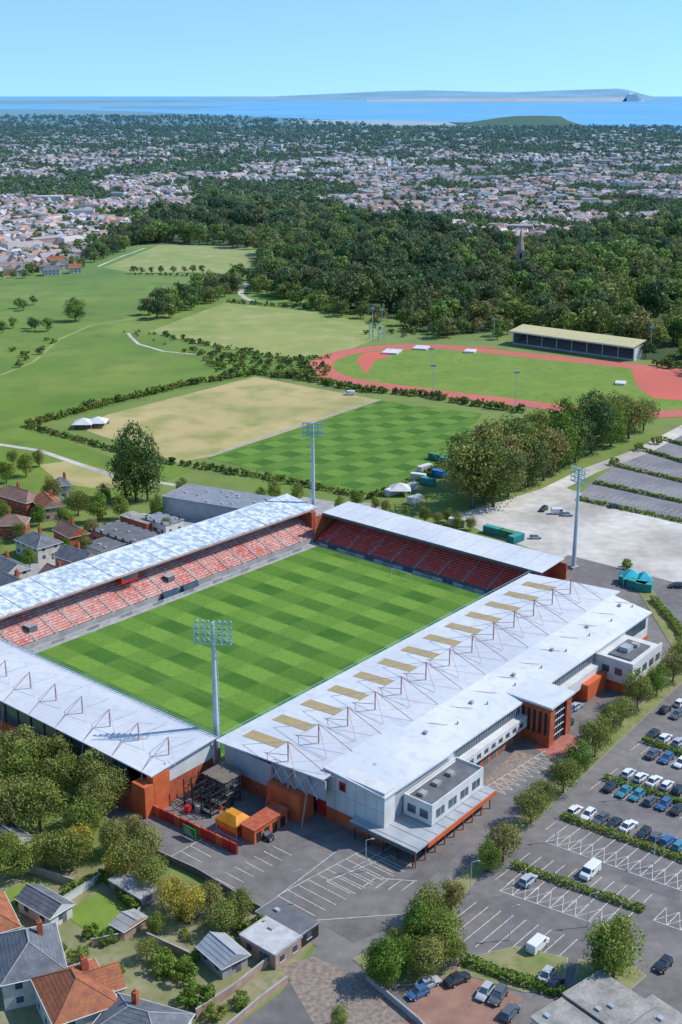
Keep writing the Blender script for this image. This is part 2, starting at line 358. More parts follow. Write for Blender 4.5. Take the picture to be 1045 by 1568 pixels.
def place(name,X,Y,h,k,protos):
    for i,pr in enumerate(protos):
        q=k==i
        if q.any(): instancer(name,pr,np.stack([X[q],Y[q]],1),h[q])
def scatter(name,poly_px,spacing,hr,protos,jit=.6,thin=None,clus=False):
    P=[g(*p) for p in poly_px]; xs=[p[0] for p in P]; ys=[p[1] for p in P]
    X,Y=np.meshgrid(np.arange(min(xs),max(xs),spacing),np.arange(min(ys),max(ys),spacing))
    X=X.ravel()+rng.uniform(-jit,jit,X.size)*spacing; Y=Y.ravel()+rng.uniform(-jit,jit,Y.size)*spacing
    ok=pip(X,Y,P)
    if thin is not None: ok&=valn(X,Y,.02,11)>thin
    X=X[ok];Y=Y[ok]; k=rng.integers(0,len(protos),len(X)); h=rng.uniform(*hr,len(X))
    if clus:
        n=valn(X,Y,.018,21)+rng.normal(size=len(X))*.8; half=len(protos)//2
        k=np.where(n>.25,half+rng.integers(0,len(protos)-half,len(X)),rng.integers(0,half,len(X))); h*=1+.2*valn(X,Y,.03,23)
    place(name,X,Y,h,k,protos)
def line(name,pts,spacing,hr,protos,w=1.0):
    P=[np.array(g(*p)[:2]) for p in pts]; out=[]
    for a,b in zip(P,P[1:]):
        n=max(2,int(np.linalg.norm(b-a)/spacing))
        for i in range(n): out.append(a+(b-a)*(i+.5)/n+rng.normal(size=2)*w*.5)
    out=np.array(out); k=rng.integers(0,len(protos),len(out)); h=rng.uniform(*hr,len(out))
    place(name,out[:,0],out[:,1],h,k,protos)
wclip=[p if p[0]<1300 else (1300,p[1]) for p in wood_px]
scatter('woodland_trees',wclip,15.5,(11,24),mids,.7,-1.1,True)
scatter('woodland_undergrowth',wclip,22,(5,9),bushes,.7)
scatter('woodland_trees',[(205,490),(245,470),(330,440),(372,425),(366,450),(290,478),(262,492)],10,(9,16),mids)
scatter('woodland_trees',[(120,400),(205,350),(330,318),(340,335),(240,360),(200,385)],14,(9,15),mids,.6,-.6)
line('field_tree_row',[(203,420),(250,418),(312,418)],6,(5,9),mids,3)
line('field_tree_row',[(-80,510),(0,507),(80,505)],6,(7,12),mids,12)
line('field_tree_row',[(-60,470),(30,478),(60,470)],16,(5,9),mids,14)
line('field_tree_row',[(140,402),(180,382),(240,352)],7,(8,13),mids,10)
line('field_tree_row',[(-100,436),(0,430),(60,420),(130,408)],8,(6,12),mids,12)
line('field_tree_row',[(470,470),(520,478),(560,480)],9,(9,13),[mids[3],mids[5]],6)
line('field_tree_row',[(395,443),(404,420),(404,388)],8,(9,15),mids,8)
line('woodland_fringe',[(395,445),(480,472),(590,492),(680,518),(780,512)],8,(6,14),[mids[3],mids[4],mids[5],mids[1]],10)
scatter('scrub_bushes',[(290,535),(430,552),(505,560),(500,582),(395,572),(330,575)],6,(2,5),bushes)
scatter('scrub_bushes',[(0,540),(90,515),(70,550),(10,570)],13,(2,5),bushes)
scatter('scrub_bushes',[(180,500),(230,512),(300,545),(290,552),(200,520)],10,(1.5,3),bushes)
scatter('scrub_bushes',[(560,490),(680,512),(560,520)],12,(2,5),bushes)
scatter('scrub_bushes',[(-100,690),(60,660),(160,705),(250,735),(160,800),(0,720)],11,(1.5,5),bushes,.6,0.)
line('field_hedge',[(40,655),(130,628),(235,603),(300,588),(390,573),(470,582),(545,598),(640,606),(720,620),(800,632)],2.0,(3,5.0),bushes,1.6)
line('field_hedge',[(40,655),(110,672),(175,690),(225,705),(300,716),(430,737),(560,764),(610,752),(700,705)],2.0,(2.2,3.6),bushes)
line('field_hedge',[(240,512),(330,532),(440,552),(505,548)],3.0,(2,4),bushes,3)
line('field_hedge',[(345,463),(440,470),(560,484)],3.0,(2,4),bushes,2)
line('field_hedge',[(205,421),(290,423),(390,424)],4.0,(2,4),bushes,2)
line('track_hedge',[(760,480),(860,490),(985,515),(1010,520)],5,(7,10),[mids[3],mids[5]],3)
line('track_hedge',[(1000,560),(1060,566),(1200,590)],3,(4,7),bushes,3)
# town
Pt=[g(*p) for p in town_px]; Pw=[g(*p) for p in wood_px]
def townpts(N,d0,d1):
    d=d0*(d1/d0)**rng.uniform(0,1,N); x=rng.uniform(-.40,.40,N)*d
    ok=pip(x,d,Pt)&~pip(x,d,Pw); return x[ok],d[ok]
x,d=townpts(29000,960,6000)
nv=valn(x,d,.012,3)+.6*valn(x,d,.004,5)+.4*valn(x,d,.04,6); keep=(nv-(d-1200)/5500)>-.75; keep&=~((nv>.95)); keep&=rng.random(len(x))<np.clip(1.35-d/5500,.3,1)
x=x[keep];d=d[keep]
roofc=np.array([(.42,.26,.22),(.50,.36,.32),(.34,.31,.34),(.44,.42,.44),(.28,.20,.18),(.52,.47,.47),(.52,.27,.18)])
wallc=np.array([(.76,.72,.69),(.80,.78,.77),(.58,.44,.38),(.66,.58,.53),(.46,.27,.22)])
N=len(x); rg=rng
yaw=np.round(valn(x,d,.0015,9)*2)/2*.7+.45+ (rg.random(N)<.4)*pi/2+rg.normal(size=N)*.12
sc=1+np.clip((d-2200)/4500,0,1.0)
Lh=rg.uniform(3.5,9,N)*sc; Wh=rg.uniform(3.2,5.0,N)*sc; hh=rg.uniform(3.5,7,N); rh=rg.uniform(1.8,3.6,N)*sc**.5
big=rg.random(N)<.025; Lh[big]*=2.2; Wh[big]*=1.5; hh[big]*=1.6; rh[big]*=.3
base=[(-1,-1,0),(1,-1,0),(1,1,0),(-1,1,0),(-1,-1,1),(1,-1,1),(1,1,1),(-1,1,1),(-.96,0,2),(.96,0,2)]
hipf=np.where(rg.random(N)<.45,.55,1.0)
V=np.zeros((N,10,3))
for j,(a,b,c) in enumerate(base):
    lx=a*Lh*(hipf if c==2 else 1); ly=b*Wh; V[:,j,0]=x+lx*np.cos(yaw)-ly*np.sin(yaw); V[:,j,1]=d+lx*np.sin(yaw)+ly*np.cos(yaw); V[:,j,2]=0 if c==0 else (hh if c==1 else hh+rh)
fc=[(0,1,5,4),(2,3,7,6),(1,2,6,5),(3,0,4,7),(6,9,5),(4,8,7),(4,5,9,8),(6,7,8,9)]
faces=[];cols=[]
rc=roofc[rg.integers(0,len(roofc),N)]*rg.uniform(.75,1.25,(N,1)); wc=wallc[rg.integers(0,len(wallc),N)]*rg.uniform(.8,1.1,(N,1))
for i in range(N):
    o=10*i
    for q,f in enumerate(fc): faces.append([o+k for k in f]); cols.append(rc[i] if (q>5 or (q>3 and hipf[i]<.9)) else wc[i])
VC=vcolmat('town_house_colours')
link(bpy.data.objects.new('town_houses',mesh('town_houses',V.reshape(-1,3),faces,[VC],None,cols)))
x,d=townpts(33000,960,7000)
nv=valn(x,d,.012,3)+.6*valn(x,d,.004,5)+.4*valn(x,d,.04,6); pr=np.clip(.42+(nv<-.3)*.5+(nv>.85)*.6+(d>3200)*.45,0,1); keep=rng.random(len(x))<pr; x=x[keep];d=d[keep]
xf=rng.uniform(-3600,1500,3000); df=rng.uniform(5500,9000,3000); ok=xf<-(df-6200)*.35+200; x=np.concatenate([x,xf[ok]]); d=np.concatenate([d,df[ok]])
k=rng.integers(0,3,len(x)); hgt=rng.uniform(5,12,len(x))*(1+np.clip((d-2500)/4000,0,1.1))
place('town_trees',x,d,hgt,k,fars)
# ------------------------------------------------ stadium
PITCH=stripemat('pitch_grass',(.17,.30,.05),(.05,.138,.022),6.3,9.6,.72,.30,W(0,0))
def stsheet(name,m,s0,s1,t0,t1,z):
    n=8; vs=[];fs=[]
    for i in range(n+1):
        s=s0+(s1-s0)*i/n; vs+=[W(s,t0,z),W(s,t1,z)]
        if i: fs.append([2*i-2,2*i-1,2*i+1,2*i])
    return link(bpy.data.objects.new(name,mesh(name,vs,fs,[m])))
stsheet('stadium_apron',LGREY,-16,116,-6,86,.10)
stsheet('football_pitch',PITCH,-12,111,0,80,.13)
pm=G('pitch_markings',W)
def ln(s0,s1,t0,t1): pm.poly('line',LINE,[(s0,t0,.15),(s1,t0,.15),(s1,t1,.15),(s0,t1,.15)])
w=.12; S0,S1,T0,T1=-6,106,5,75
ln(S0,S1,T0,T0+w);ln(S0,S1,T1,T1+w);ln(S0,S0+w,T0,T1);ln(S1,S1+w,T0,T1);ln(50,50+w,T0,T1)
for e,sg in ((S0,1),(S1,-1)):
    for dd,hw in ((16.5,20),(5.5,9)):
        x1=e+sg*dd; ln(min(e,x1),max(e,x1),40-hw,40-hw+w); ln(min(e,x1),max(e,x1),40+hw,40+hw+w); ln(x1,x1+w,40-hw,40+hw)
for i in range(48):
    a=2*pi*i/48; b=2*pi*(i+1)/48
    pm.poly('line',LINE,[(50+9.1*cos(a),40+9.1*sin(a),.15),(50+9.1*cos(b),40+9.1*sin(b),.15),(50+9.22*cos(b),40+9.22*sin(b),.15),(50+9.22*cos(a),40+9.22*sin(a),.15)])
pm.done()
for e,sg in ((S0,-1),(S1,1)):
    q=G('football_goal',W)
    for t in (36.3,43.7): q.bar('post',WHITEW,(e,t,.1),(e,t,2.5),.08); q.bar('stay',WHITEW,(e,t,2.5),(e+sg*2,t,.1),.04)
    q.bar('crossbar',WHITEW,(e,36.3,2.5),(e,43.7,2.5),.08); q.done(True)
ab=G('advertising_boards',W)
AD=[mat('ad_white',(.5,.5,.5)),mat('ad_dark',(.12,.12,.14)),mat('ad_grey',(.3,.3,.32))]
for i in range(30):
    s=-11+i*4; m=AD[[0,2,0,0,2,0][i%6]]
    ab.box('panel',m,s,s+3.9,-1.6,-1.4,.1,1.0); ab.box('panel',m if i%2 else AD[1],s,s+3.9,81.2,81.4,.1,1.0)
for i in range(20):
    t=i*4; ab.box('panel',AD[[0,1,0,2][i%4]],112,112.2,t,t+3.9,.1,1.0); ab.box('panel',AD[[1,0,2][i%3]],-13.2,-13,t,t+3.9,.1,1.0)
ab.done()
def seatmat(name,c,c2,amt,wh=.6):
    m,nt,p=newmat(name)
    col=mix(nt,math_(nt,'MULTIPLY',noise(nt,.10,5,.4,.6),amt),c,c2)
    v=nt.nodes.new('ShaderNodeTexVoronoi'); v.inputs['Scale'].default_value=1.6; nt.links.new(pos(nt),v.inputs['Vector'])
    sp=nt.nodes.new('ShaderNodeSeparateColor'); nt.links.new(v.outputs['Color'],sp.inputs[0])
    f=math_(nt,'MULTIPLY',math_(nt,'GREATER_THAN',sp.outputs[0],.68),amt*.7)
    col=mix(nt,f,col,(.70,.60,.57)); f=math_(nt,'MULTIPLY',math_(nt,'GREATER_THAN',sp.outputs[1],.78),.4); col=mix(nt,f,col,(.3,.08,.08))
    nt.links.new(col,p.inputs['Base Color']); p.inputs['Roughness'].default_value=.6; return m
SEAT=seatmat('faded_red_seats',(.62,.19,.15),(.68,.40,.35),.75); SEATR=seatmat('red_seats',(.72,.075,.055),(.62,.09,.07),.2)
def rows(G1,mk,s0,s1,d0,d1,z0,z1,n,m):
    dd=(d1-d0)/n; dz=(z1-z0)/n
    for k in range(n):
        a=d0+dd*k; b=a+dd; z=z0+dz*k
        G1.poly('seat_rows',LGREY,[mk(s0,a,z),mk(s1,a,z),mk(s1,b,z),mk(s0,b,z)])
        G1.poly('seat_rows',LGREY,[mk(s0,b,z),mk(s1,b,z),mk(s1,b,z+dz),mk(s0,b,z+dz)])
        m1=a+dd*.45
        G1.poly('seats',m,[mk(s0,m1,z+.4),mk(s1,m1,z+.4),mk(s1,a+dd*.93,z+.45),mk(s0,a+dd*.93,z+.45)])
        G1.poly('seats',m,[mk(s0,a+dd*.94,z+.4),mk(s1,a+dd*.94,z+.4),mk(s1,a+dd*.99,z+.9),mk(s0,a+dd*.99,z+.9)])
def mottled():
    m,nt,p=newmat('weathered_translucent_roof')
    c=mix(nt,noise(nt,.5,10,.44,.56),(.38,.47,.55),(.74,.77,.80))
    c=mix(nt,math_(nt,'MULTIPLY',noise(nt,2.2,8,.5,.58),.6),c,(.34,.42,.50))
    nt.links.new(c,p.inputs['Base Color']); p.inputs['Roughness'].default_value=.5; return m
ROOFE=mottled()
e=G('east_stand',W); mk=lambda s,dd,z:(s,-dd,z)
rows(e,mk,-40,117,4,20,1.2,7.6,17,SEAT)
e.box('front_wall',LGREY,-40,117,-4,-3.7,.1,1.6)
for i in range(24):
    s=-38+i*6.6
    for k in range(17): e.box('aisle_steps',LGREY,s,s+.8,-4-.94*(k+1)-.02,-4-.94*k,1.2+.376*k,1.32+.376*k+.5)
e.box('rear_wall',BRICK,-40,119,-22.4,-22,0,9.5)
e.box('side_wall',BRICK,117,119,-22,-8,0,8.5)
N=26
for i in range(N):
    s0=-42+i*163/N; s1=-42+(i+1)*163/N-.06; dz=random.uniform(-.04,.04)
    e.hexa('roof_sheets',ROOFE,[(s0,-9,9.3+dz),(s1,-9,9.3+dz),(s1,-22.8,11+dz),(s0,-22.8,11+dz)],[(s0,-9,9.5+dz),(s1,-9,9.5+dz),(s1,-22.8,11.2+dz),(s0,-22.8,11.2+dz)])
    e.bar('roof_struts',POLE,(s0,-8.8,9.56),(s0,-22.8,11.24),.05)
    if i%2==0: e.bar('roof_posts',POLE,(s0,-19,7),(s0,-19,10.5),.15)
e.box('roof_fascia',mat('pink_fascia',(.62,.40,.38)),-42,121,-9.1,-8.9,8.7,9.3)
e.box('gutter',WHITE,-42,121,-23,-22.8,10.6,11.5)
e.box('control_booth',RED,36,42,-11.5,-9,6.4,9.2); e.box('booth_glass',GLASS,36.4,41.6,-9.02,-8.96,7.4,8.6)
for s in (2,52): e.box('vomitory',DGREY,s,s+2.6,-9.5,-7,2.2,4.4); e.box('vomitory_roof',LGREY,s-.2,s+2.8,-9.7,-6.9,4.4,4.6)
for s in (46,54): e.hexa('dugout',GLASS,[(s,-3.6,.1),(s+6,-3.6,.1),(s+6,-2,.1),(s,-2,.1)],[(s,-3.5,2.2),(s+6,-3.5,2.2),(s+6,-2.6,2.2),(s,-2.6,2.2)])
e.done()
q=G('south_stand',W); mk=lambda t,dd,z:(113+dd,t,z)
rows(q,mk,-2,82,0,15,1.2,7.4,15,SEATR)
q.box('front_wall',DGREY,112.6,113,-2,82,.1,1.4)
for i in range(9):
    t=2+i*9.4
    for k in range(15): q.box('aisle_steps',TEAL,113+k,114+k,t,t+.6,1.2+.413*k,1.75+.413*k)
q.box('rear_wall',BRICK,129.5,130,-4,86,0,9); q.box('end_wall',BRICK,113,130,-3.4,-3,0,9)
for i in range(12):
    t0=-3.5+i*88/12; t1=t0+88/12-.05
    q.hexa('roof_sheets',WHITE,[(117.5,t0,9.2),(131,t0,9.9),(131,t1,9.9),(117.5,t1,9.2)],[(117.5,t0,9.45),(131,t0,10.15),(131,t1,10.15),(117.5,t1,9.45)])
    q.bar('roof_seams',GREY,(117.4,t0,9.46),(131,t0,10.16),.10)
    if i%2: q.bar('roof_posts',POLE,(126,t0,6),(126,t0,9.6),.15)
q.box('roof_fascia',DGREY,117.3,117.5,-3.5,84.5,8.6,9.4)
q.done()
q=G('north_stand',W); mk=lambda t,dd,z:(-14-dd,t,z)
rows(q,mk,-30,80,0,17,1.2,7.6,17,SEATR)
for i in range(18):
    t0=-40+i*122/18; t1=t0+122/18-.06
    q.hexa('roof_sheets',WHITE,[(-15,t0,9.9),(-34,t0,8.8),(-34,t1,8.8),(-15,t1,9.9)],[(-15,t0,10.15),(-34,t0,9.05),(-34,t1,9.05),(-15,t1,10.15)])
for i in range(13):
    t=-34+i*9.4; zb=9.5
    q.bar('roof_masts',PINK,(-26,t,zb),(-26,t,zb+4.2),.16); q.bar('roof_masts',PINK,(-26,t,zb+4.2),(-33.6,t,9.1),.08)
    q.bar('roof_masts',POLE,(-26,t,zb+4.2),(-18,t,10.1),.06); q.bar('roof_masts',PINK,(-35.5,t,.2),(-33.6,t,9),.14)
    q.bar('roof_masts',POLE,(-26,t,zb+4.2),(-28,t+4,9.3),.05); q.bar('roof_masts',POLE,(-26,t,zb+4.2),(-28,t-4,9.3),.05)
q.box('roof_fascia',POLE,-15,-14.8,-40,82,9.5,10.3)
for i in range(60): q.bar('roof_edge_rail',TEAL,(-15,-38+i*2,10.2),(-15,-38+i*2,11),.05)
q.bar('roof_edge_rail',TEAL,(-15,-38,11),(-15,82,11),.06)
q.box('rear_glazing',GLASS,-33.6,-33.4,-40,74,3.6,8.6); q.box('rear_wall',ORANGE,-33.9,-33.3,-40,74,0,3.6)
for i in range(24): q.box('glazing_bars',BLACK,-33.8,-33.6,-40+i*4.8,-39.8+i*4.8,3.6,8.6)
q.box('end_wall',ORANGE,-33.6,-29,80,82,0,8.6); q.box('end_wall',ORANGE,-36,-33,78,82,0,7.2); q.box('gable_panel',WHITEW,-29,-15,80.5,81,5,9.6)
q.box('end_wall_low',BRICK,-36,-34,62,78,0,4.5); q.box('gable_brick',BRICK,-29,-15,80.3,80.9,0,5)
q.done()
q=G('main_stand',W); mk=lambda s,dd,z:(s,82+dd,z)
rows(q,mk,-12,114,0,20,1.2,8.0,20,SEATR)
for i in range(26):
    s0=-15+i*130/26; s1=s0+5-.03
    q.hexa('roof_sheets',WHITE,[(s0,82,9.0),(s1,82,9.0),(s1,112,11.2),(s0,112,11.2)],[(s0,82,9.3),(s1,82,9.3),(s1,112,11.5),(s0,112,11.5)])
q.box('roof_fascia',POLE,-15,115,81.8,82,8.6,9.5)
for i in range(66): q.bar('roof_edge_rail',TEAL,(-14+i*2,81.9,9.4),(-14+i*2,81.9,10.2),.05)
q.bar('roof_edge_rail',TEAL,(-15,81.9,10.2),(115,81.9,10.2),.06)
for i in range(13):
    s=-10+i*9.6
    q.hexa('skylights',TAN,[(s,85,9.5),(s+3.4,85,9.5),(s+3.4,95,10.2),(s,95,10.2)],[(s,85,9.58),(s+3.4,85,9.58),(s+3.4,95,10.31),(s,95,10.31)])
for i in range(13):
    s=-13+i*9.9; zb=10.6
    q.bar('roof_masts',PINK,(s,101,zb),(s,101,zb+4.6),.17); q.bar('roof_masts',PINK,(s,101,zb+4.6),(s,111.5,11.6),.08)
    q.bar('roof_masts',POLE,(s,101,zb+4.6),(s,88,9.8),.06); q.bar('roof_masts',POLE,(s,101,zb+4.6),(s,95,10.2),.05); q.bar('roof_masts',PINK,(s,101,zb+1.5),(s,94,10.1),.07)
    q.bar('roof_masts',PINK,(s,101,zb+4.6),(s+4.6,107,11.2),.05); q.bar('roof_masts',PINK,(s,101,zb+4.6),(s-4.6,107,11.2),.05); q.bar('roof_masts',PINK,(s-.0,112,11.4),(s+4.5,118,11.),.06)
for i in range(20):
    s0=-11+i*6.1; s1=s0+6.08
    q.hexa('office_roof',WHITE,[(s0,112,10.9),(s1,112,10.9),(s1,124,9.3),(s0,124,9.3)],[(s0,112,11.6),(s1,112,11.6),(s1,124,9.7),(s0,124,9.7)])
    if i%3==1: q.box('roof_vents',GREY,s0+1,s0+1.8,116,116.8,10.7,11.6)
    if i%2: q.bar('roof_vents',LGREY,(s0+4,119,10.2),(s0+4,119,11.2),.2)
q.box('office_walls',WHITEW,-10,110.5,112,123.3,0,9.3)
q.box('window_band',GLASS,16,43,123.3,123.36,6.6,8.9); q.box('window_band',GLASS,54,80,123.3,123.36,6.6,8.9); q.box('window_band',GLASS,97,109,123.3,123.36,5.6,8.4)
for i in range(28): q.box('window_mullions',GREY,16+i,16.12+i,123.36,123.42,6.6,8.9)
for i in range(27): q.box('window_mullions',GREY,54+i,54.12+i,123.36,123.42,6.6,8.9)
q.box('white_ribbon',WHITEW,14,44,123.3,125,3.6,6.3); q.box('ribbon_windows',GLASS,15,43,125,125.05,4.4,5.4)
for i in range(10): q.box('ribbon_posts',WHITEW,15+i*3,16.3+i*3,125.05,125.1,4.3,5.5)
q.box('plinth',ORANGE,14,110.5,123.3,123.6,0,3.0)
for i in range(8): q.box('doors',DGREY,18+i*3.2,20+i*3.2,123.6,123.66,.1,2.5)
q.box('near_block',WHITEW,-11.5,-8,110,125,3.2,11.8); q.hexa('near_block_roof',WHITE,[(-12,109.6,11.8),(12,109.6,11.8),(12,125.4,10.4),(-12,125.4,10.8)],[(-12,109.6,12.1),(12,109.6,12.1),(12,125.4,10.8),(-12,125.4,11.2)])
q.box('near_block_body',GREY,-10.8,12,112,124.6,3.2,10.5); q.box('near_block_base',ORANGE,-11.4,-8,110,125,0,3.2)
for i in range(5): q.box('cladding_joints',LGREY,-11.53,-11.5,112.5+i*2.6,112.56+i*2.6,3.2,11.8)
q.box('cladding_joints',LGREY,-11.53,-11.5,110,125,7.2,7.28)
q.box('club_crest',RED,-11.62,-11.53,113.5,115.2,8.2,10.2); q.box('crest_black',BLACK,-11.66,-11.62,113.9,114.8,8.5,9.6)
q.box('balcony_box',WHITEW,-5,14,125,132,4.3,8.3); q.box('balcony_roof',DGREY,-4.3,13.3,125.6,131.4,8.3,8.4)
for a in ((-5,14,131.7,132),(-5,14,125,125.3)): q.box('parapet',WHITEW,*a,8.3,8.9)
for a in ((-5,-4.7,125.3,131.7),(13.7,14,125.3,131.7)): q.box('parapet',WHITEW,*a,8.3,8.9)
for i in range(4): q.box('box_windows',GLASS,-3.5+i*4.4,-.6+i*4.4,132,132.05,5.4,7.2); q.box('box_window_bars',WHITEW,-2.1+i*4.4,-1.98+i*4.4,132.05,132.1,5.4,7.2)
for i in range(2): q.box('box_windows',GLASS,-5.06,-5,126+i*3,128+i*3,5.4,7.2)
q.box('lower_canopy',GREY,-14,15,118,134.5,3.7,4.1); q.box('canopy_fascia',ORANGE,-10,15,134.5,134.7,3.0,4.0)
q.box('canopy_front',DGREY,-14.1,-14,118,134.5,3.2,4.0)
for i in range(9): q.box('canopy_seams',LGREY,-13+i*3.2,-12.9+i*3.2,118,134.5,4.1,4.18)
q.box('shopfront',BLACK,-8,13.5,125,132.5,.1,3.7); q.box('shopfront_glass',GLASS,-7,12.5,132.5,132.55,.6,3.0)
for i in range(9): q.bar('canopy_posts',BRICK,(-13.4+i*3.4,134,0),(-13.4+i*3.4,134,3.7),.16)
for i in range(5): q.bar('canopy_posts',BLACK,(-13.4,119+i*3.6,0),(-13.4,119+i*3.6,3.7),.14)
for i in range(3): q.box('balcony_plant',LGREY,-3+i*5,-1.4+i*5,127,128.4,8.4,9.1)
q.box('entrance_tower',BRICK,44,46.2,122,131,0,10); q.box('entrance_tower_back',BRICK,51.8,54,122,131,0,10)
q.box('entrance_glass',GLASS,46.2,51.8,124,130.4,.2,9.8); q.box('entrance_roof',WHITE,43.5,54.5,118,131.6,10,10.5)
for i in range(6): q.box('entrance_mullions',BLACK,46.2+i*1.1,46.35+i*1.1,130.4,130.55,.2,9.8)
for i in range(5): q.box('entrance_mullions',WHITEW,46.2,51.8,130.4,130.6,1.8+i*1.8,1.95+i*1.8)
for i in range(5): q.box('brick_slots',BLACK,43.92,44,123.5+i*1.5,124.2+i*1.5,3,8.5)
q.box('far_block',WHITEW,80,97,123.4,134,2.6,7.8); q.box('far_block_roof',DGREY,83,94,125.5,132,7.8,8.2); q.box('far_block_base',ORANGE,80.3,96.7,123.4,133.6,0,2.6)
q.box('far_parapet',WHITEW,80,97,133.6,134,7.8,8.6);q.box('far_parapet',WHITEW,80,80.4,123.4,133.6,7.8,8.6)
for i in range(4): q.box('far_windows',GLASS,82+i*3.8,84.4+i*3.8,134,134.05,4.6,6.4)
for i in range(2): q.box('far_windows',GLASS,79.94,80,125.5+i*3.6,127.5+i*3.6,4.6,6.4)
q.box('roof_plant',GREY,86,89,127,129.5,8.2,9.4); q.box('roof_plant',LGREY,90.5,92,128,130,8.2,9.)
q.box('far_link',ORANGE,70,80,123.6,127,0,4.5); q.box('far_link_top',WHITEW,58,80,123.4,125.2,3.2,6.2)
q.box('end_panel',GREY,-14.6,-14.3,84,98,3.6,9.2); q.box('end_brick',BRICK,-14.4,-14,84,98,0,3.6)
q.box('end_brick_block',ORANGE,-16.5,-12,98,107,0,6.2); q.box('end_white',GREY,-14.2,-13.8,98,112,6.2,10.6)
q.box('end_orange_door',RED,-11,-10,107,112,0,5)
for t in (98,103,108): q.bar('end_struts',PINK,(-17,t,0),(-14.5,t,10.4),.2)
for i in range(4): q.bar('end_bracing',POLE,(-15,98+i*3.2,6.4),(-15,101+i*3.2,10.4),.1); q.bar('end_bracing',POLE,(-15,101+i*3.2,6.4),(-15,98+i*3.2,10.4),.1)
q.box('far_end_wall',BRICK,113.5,114,84,112,0,9); q.box('far_corner_wall',ORANGE,111,118,106,112,0,6)
q.done()
q=G('steel_stair_scaffold',W)
for i in range(5):
    for j in range(4): q.bar('uprights',BLACK,(-27+i*2.2,84+j*2.6,0),(-27+i*2.2,84+j*2.6,6.2-.6*(i%2)),.14)
for k in range(4):
    for j in range(4): q.bar('rails',BLACK,(-27,84+j*2.6,1.4*k+1),(-18,84+j*2.6,1.4*k+1),.1); q.bar('braces',BLACK,(-27+2*k,84+j*2.6,0),(-25+2*k,84+j*2.6,5),.08); q.bar('braces',BLACK,(-26+2*k,84,j*1.5),(-26+2*k,92,j*1.5+1.4),.08)
    q.box('decks',DGREY,-27+k*2.3,-24.8+k*2.3,84,92,1.1*k+.9,1.1*k+1.1)
    q.box('clutter',[RED,LGREY,BLACK,ORANGE][k],-29+k*1.5,-28+k*1.5,86+k*1.5,87.2+k*1.5,0,1.6)
q.box('cabin',DGREY,-22,-17,85,91,0,5.6); q.box('cabin_roof',mat('brown_flat_roof',(.2,.17,.14)),-22.3,-16.7,84.7,91.3,5.6,5.8)
q.done()
q=G('red_site_fence',W)
for i in range(12): q.box('panel',RED if i%3 else ORANGE,-34+.1*i,-33.7+.1*i,82+i*1.9,83.8+i*1.9,.1,2.4)
for i in range(13): q.bar('post',BLACK,(-33.8+.1*i,81.9+i*1.9,0),(-33.8+.1*i,81.9+i*1.9,2.6),.07)
q.done()
q=G('green_notice_board',W); q.box('board',GREEN,-35.2,-35,92,95.5,.6,2.8)
for t in (92.4,95.1): q.bar('leg',BLACK,(-35.1,t,0),(-35.1,t,2.8),.08)
for k in range(4): q.box('lettering',WHITEW,-35.24,-35.2,92.4,95-.3*k,1+.42*k,1.15+.42*k)
q.done(True)
q=G('tarpaulin_stall',W)
q.hexa('canopy',YEL,[(-29,95,2.4),(-24,95,2.4),(-24,101,2.4),(-29,101,2.4)],[(-27.5,96.5,3.9),(-25.5,96.5,3.9),(-25.5,99.5,3.9),(-27.5,99.5,3.9)])
q.box('skirt',YEL,-28.9,-28.7,95,101,1.2,2.4); q.box('counter',ORANGE,-28.6,-24.4,95.4,100.6,0,1.2)
for a in (-28.8,-24.2):
    for b in (95.2,100.8): q.bar('leg',WHITEW,(a,b,0),(a,b,2.4),.08)
q.done(True)
q=G('turnstile_block',W); q.box('body',ORANGE,-28,-18,101.5,105,0,3.2); q.box('roof',BRICK,-28.3,-17.7,101.2,105.3,3.2,3.4)
for i in range(4): q.box('gate',BLACK,-27.4+i*2.4,-26+i*2.4,105,105.05,.1,2.3)
q.done()
def flood(u,v,h,hw=4.0,name='floodlight_tower'):
    p=g(u,v); cx,cy=W(50,40)[:2]; d=np.array((cx-p[0],cy-p[1])); d/=np.linalg.norm(d); r=np.array((d[1],-d[0]))
    tf=lambda x,y,z:(p[0]+r[0]*x+d[0]*y,p[1]+r[1]*x+d[1]*y,z)
    q=G(name,tf); q.bar('mast',POLE,(0,0,0),(0,0,h-5),.75,.42,12); q.bar('mast_top',POLE,(0,0,h-5),(0,0,h),.42,.3,10)
    q.box('base',LGREY,-1.4,1.4,-1.4,1.4,0,.8)
    LH=mat('lamp_housing',(.30,.48,.53)); LGs=mat('lamp_glass_pale',(.5,.62,.68),rough=.2)
    for k in range(4):
        z=h-4.6+k*1.45
        q.bar('head_frame',TEAL,(-hw,.5,z),(hw,.5,z),.10); q.bar('head_frame',TEAL,(-hw,-1.1,z),(hw,-1.1,z),.08)
        for i in range(7):
            x=-hw+.3+i*(2*hw-.6)/6
            q.bar('lamps',LH,(x,.5,z+.2),(x,.95,z+.1),.16,.28,8); q.bar('lamp_glass',LGs,(x,.95,z+.1),(x,.98,z+.1),.24,n=8)
    for x in (-hw,-hw/2,0,hw/2,hw):
        q.bar('head_frame',TEAL,(x,.5,h-4.8),(x,.5,h),.08); q.bar('head_frame',TEAL,(x,.5,h-4.6),(x,-1.1,h-4.6),.07); q.bar('head_frame',TEAL,(x,-1.1,h-4.8),(x,-1.1,h-.2),.06); q.bar('head_frame',TEAL,(x,-1.1,h-4.8),(x,.5,h-.2),.05)
    for k in range(int(h/1.2)-6): q.bar('ladder',POLE,(.8,-.7,2+k*1.2),(1.1,-.5,2+k*1.2),.05)
    q.bar('ladder',POLE,(1.0,-.8,2),(1.0,-.8,h-6),.06); q.done()
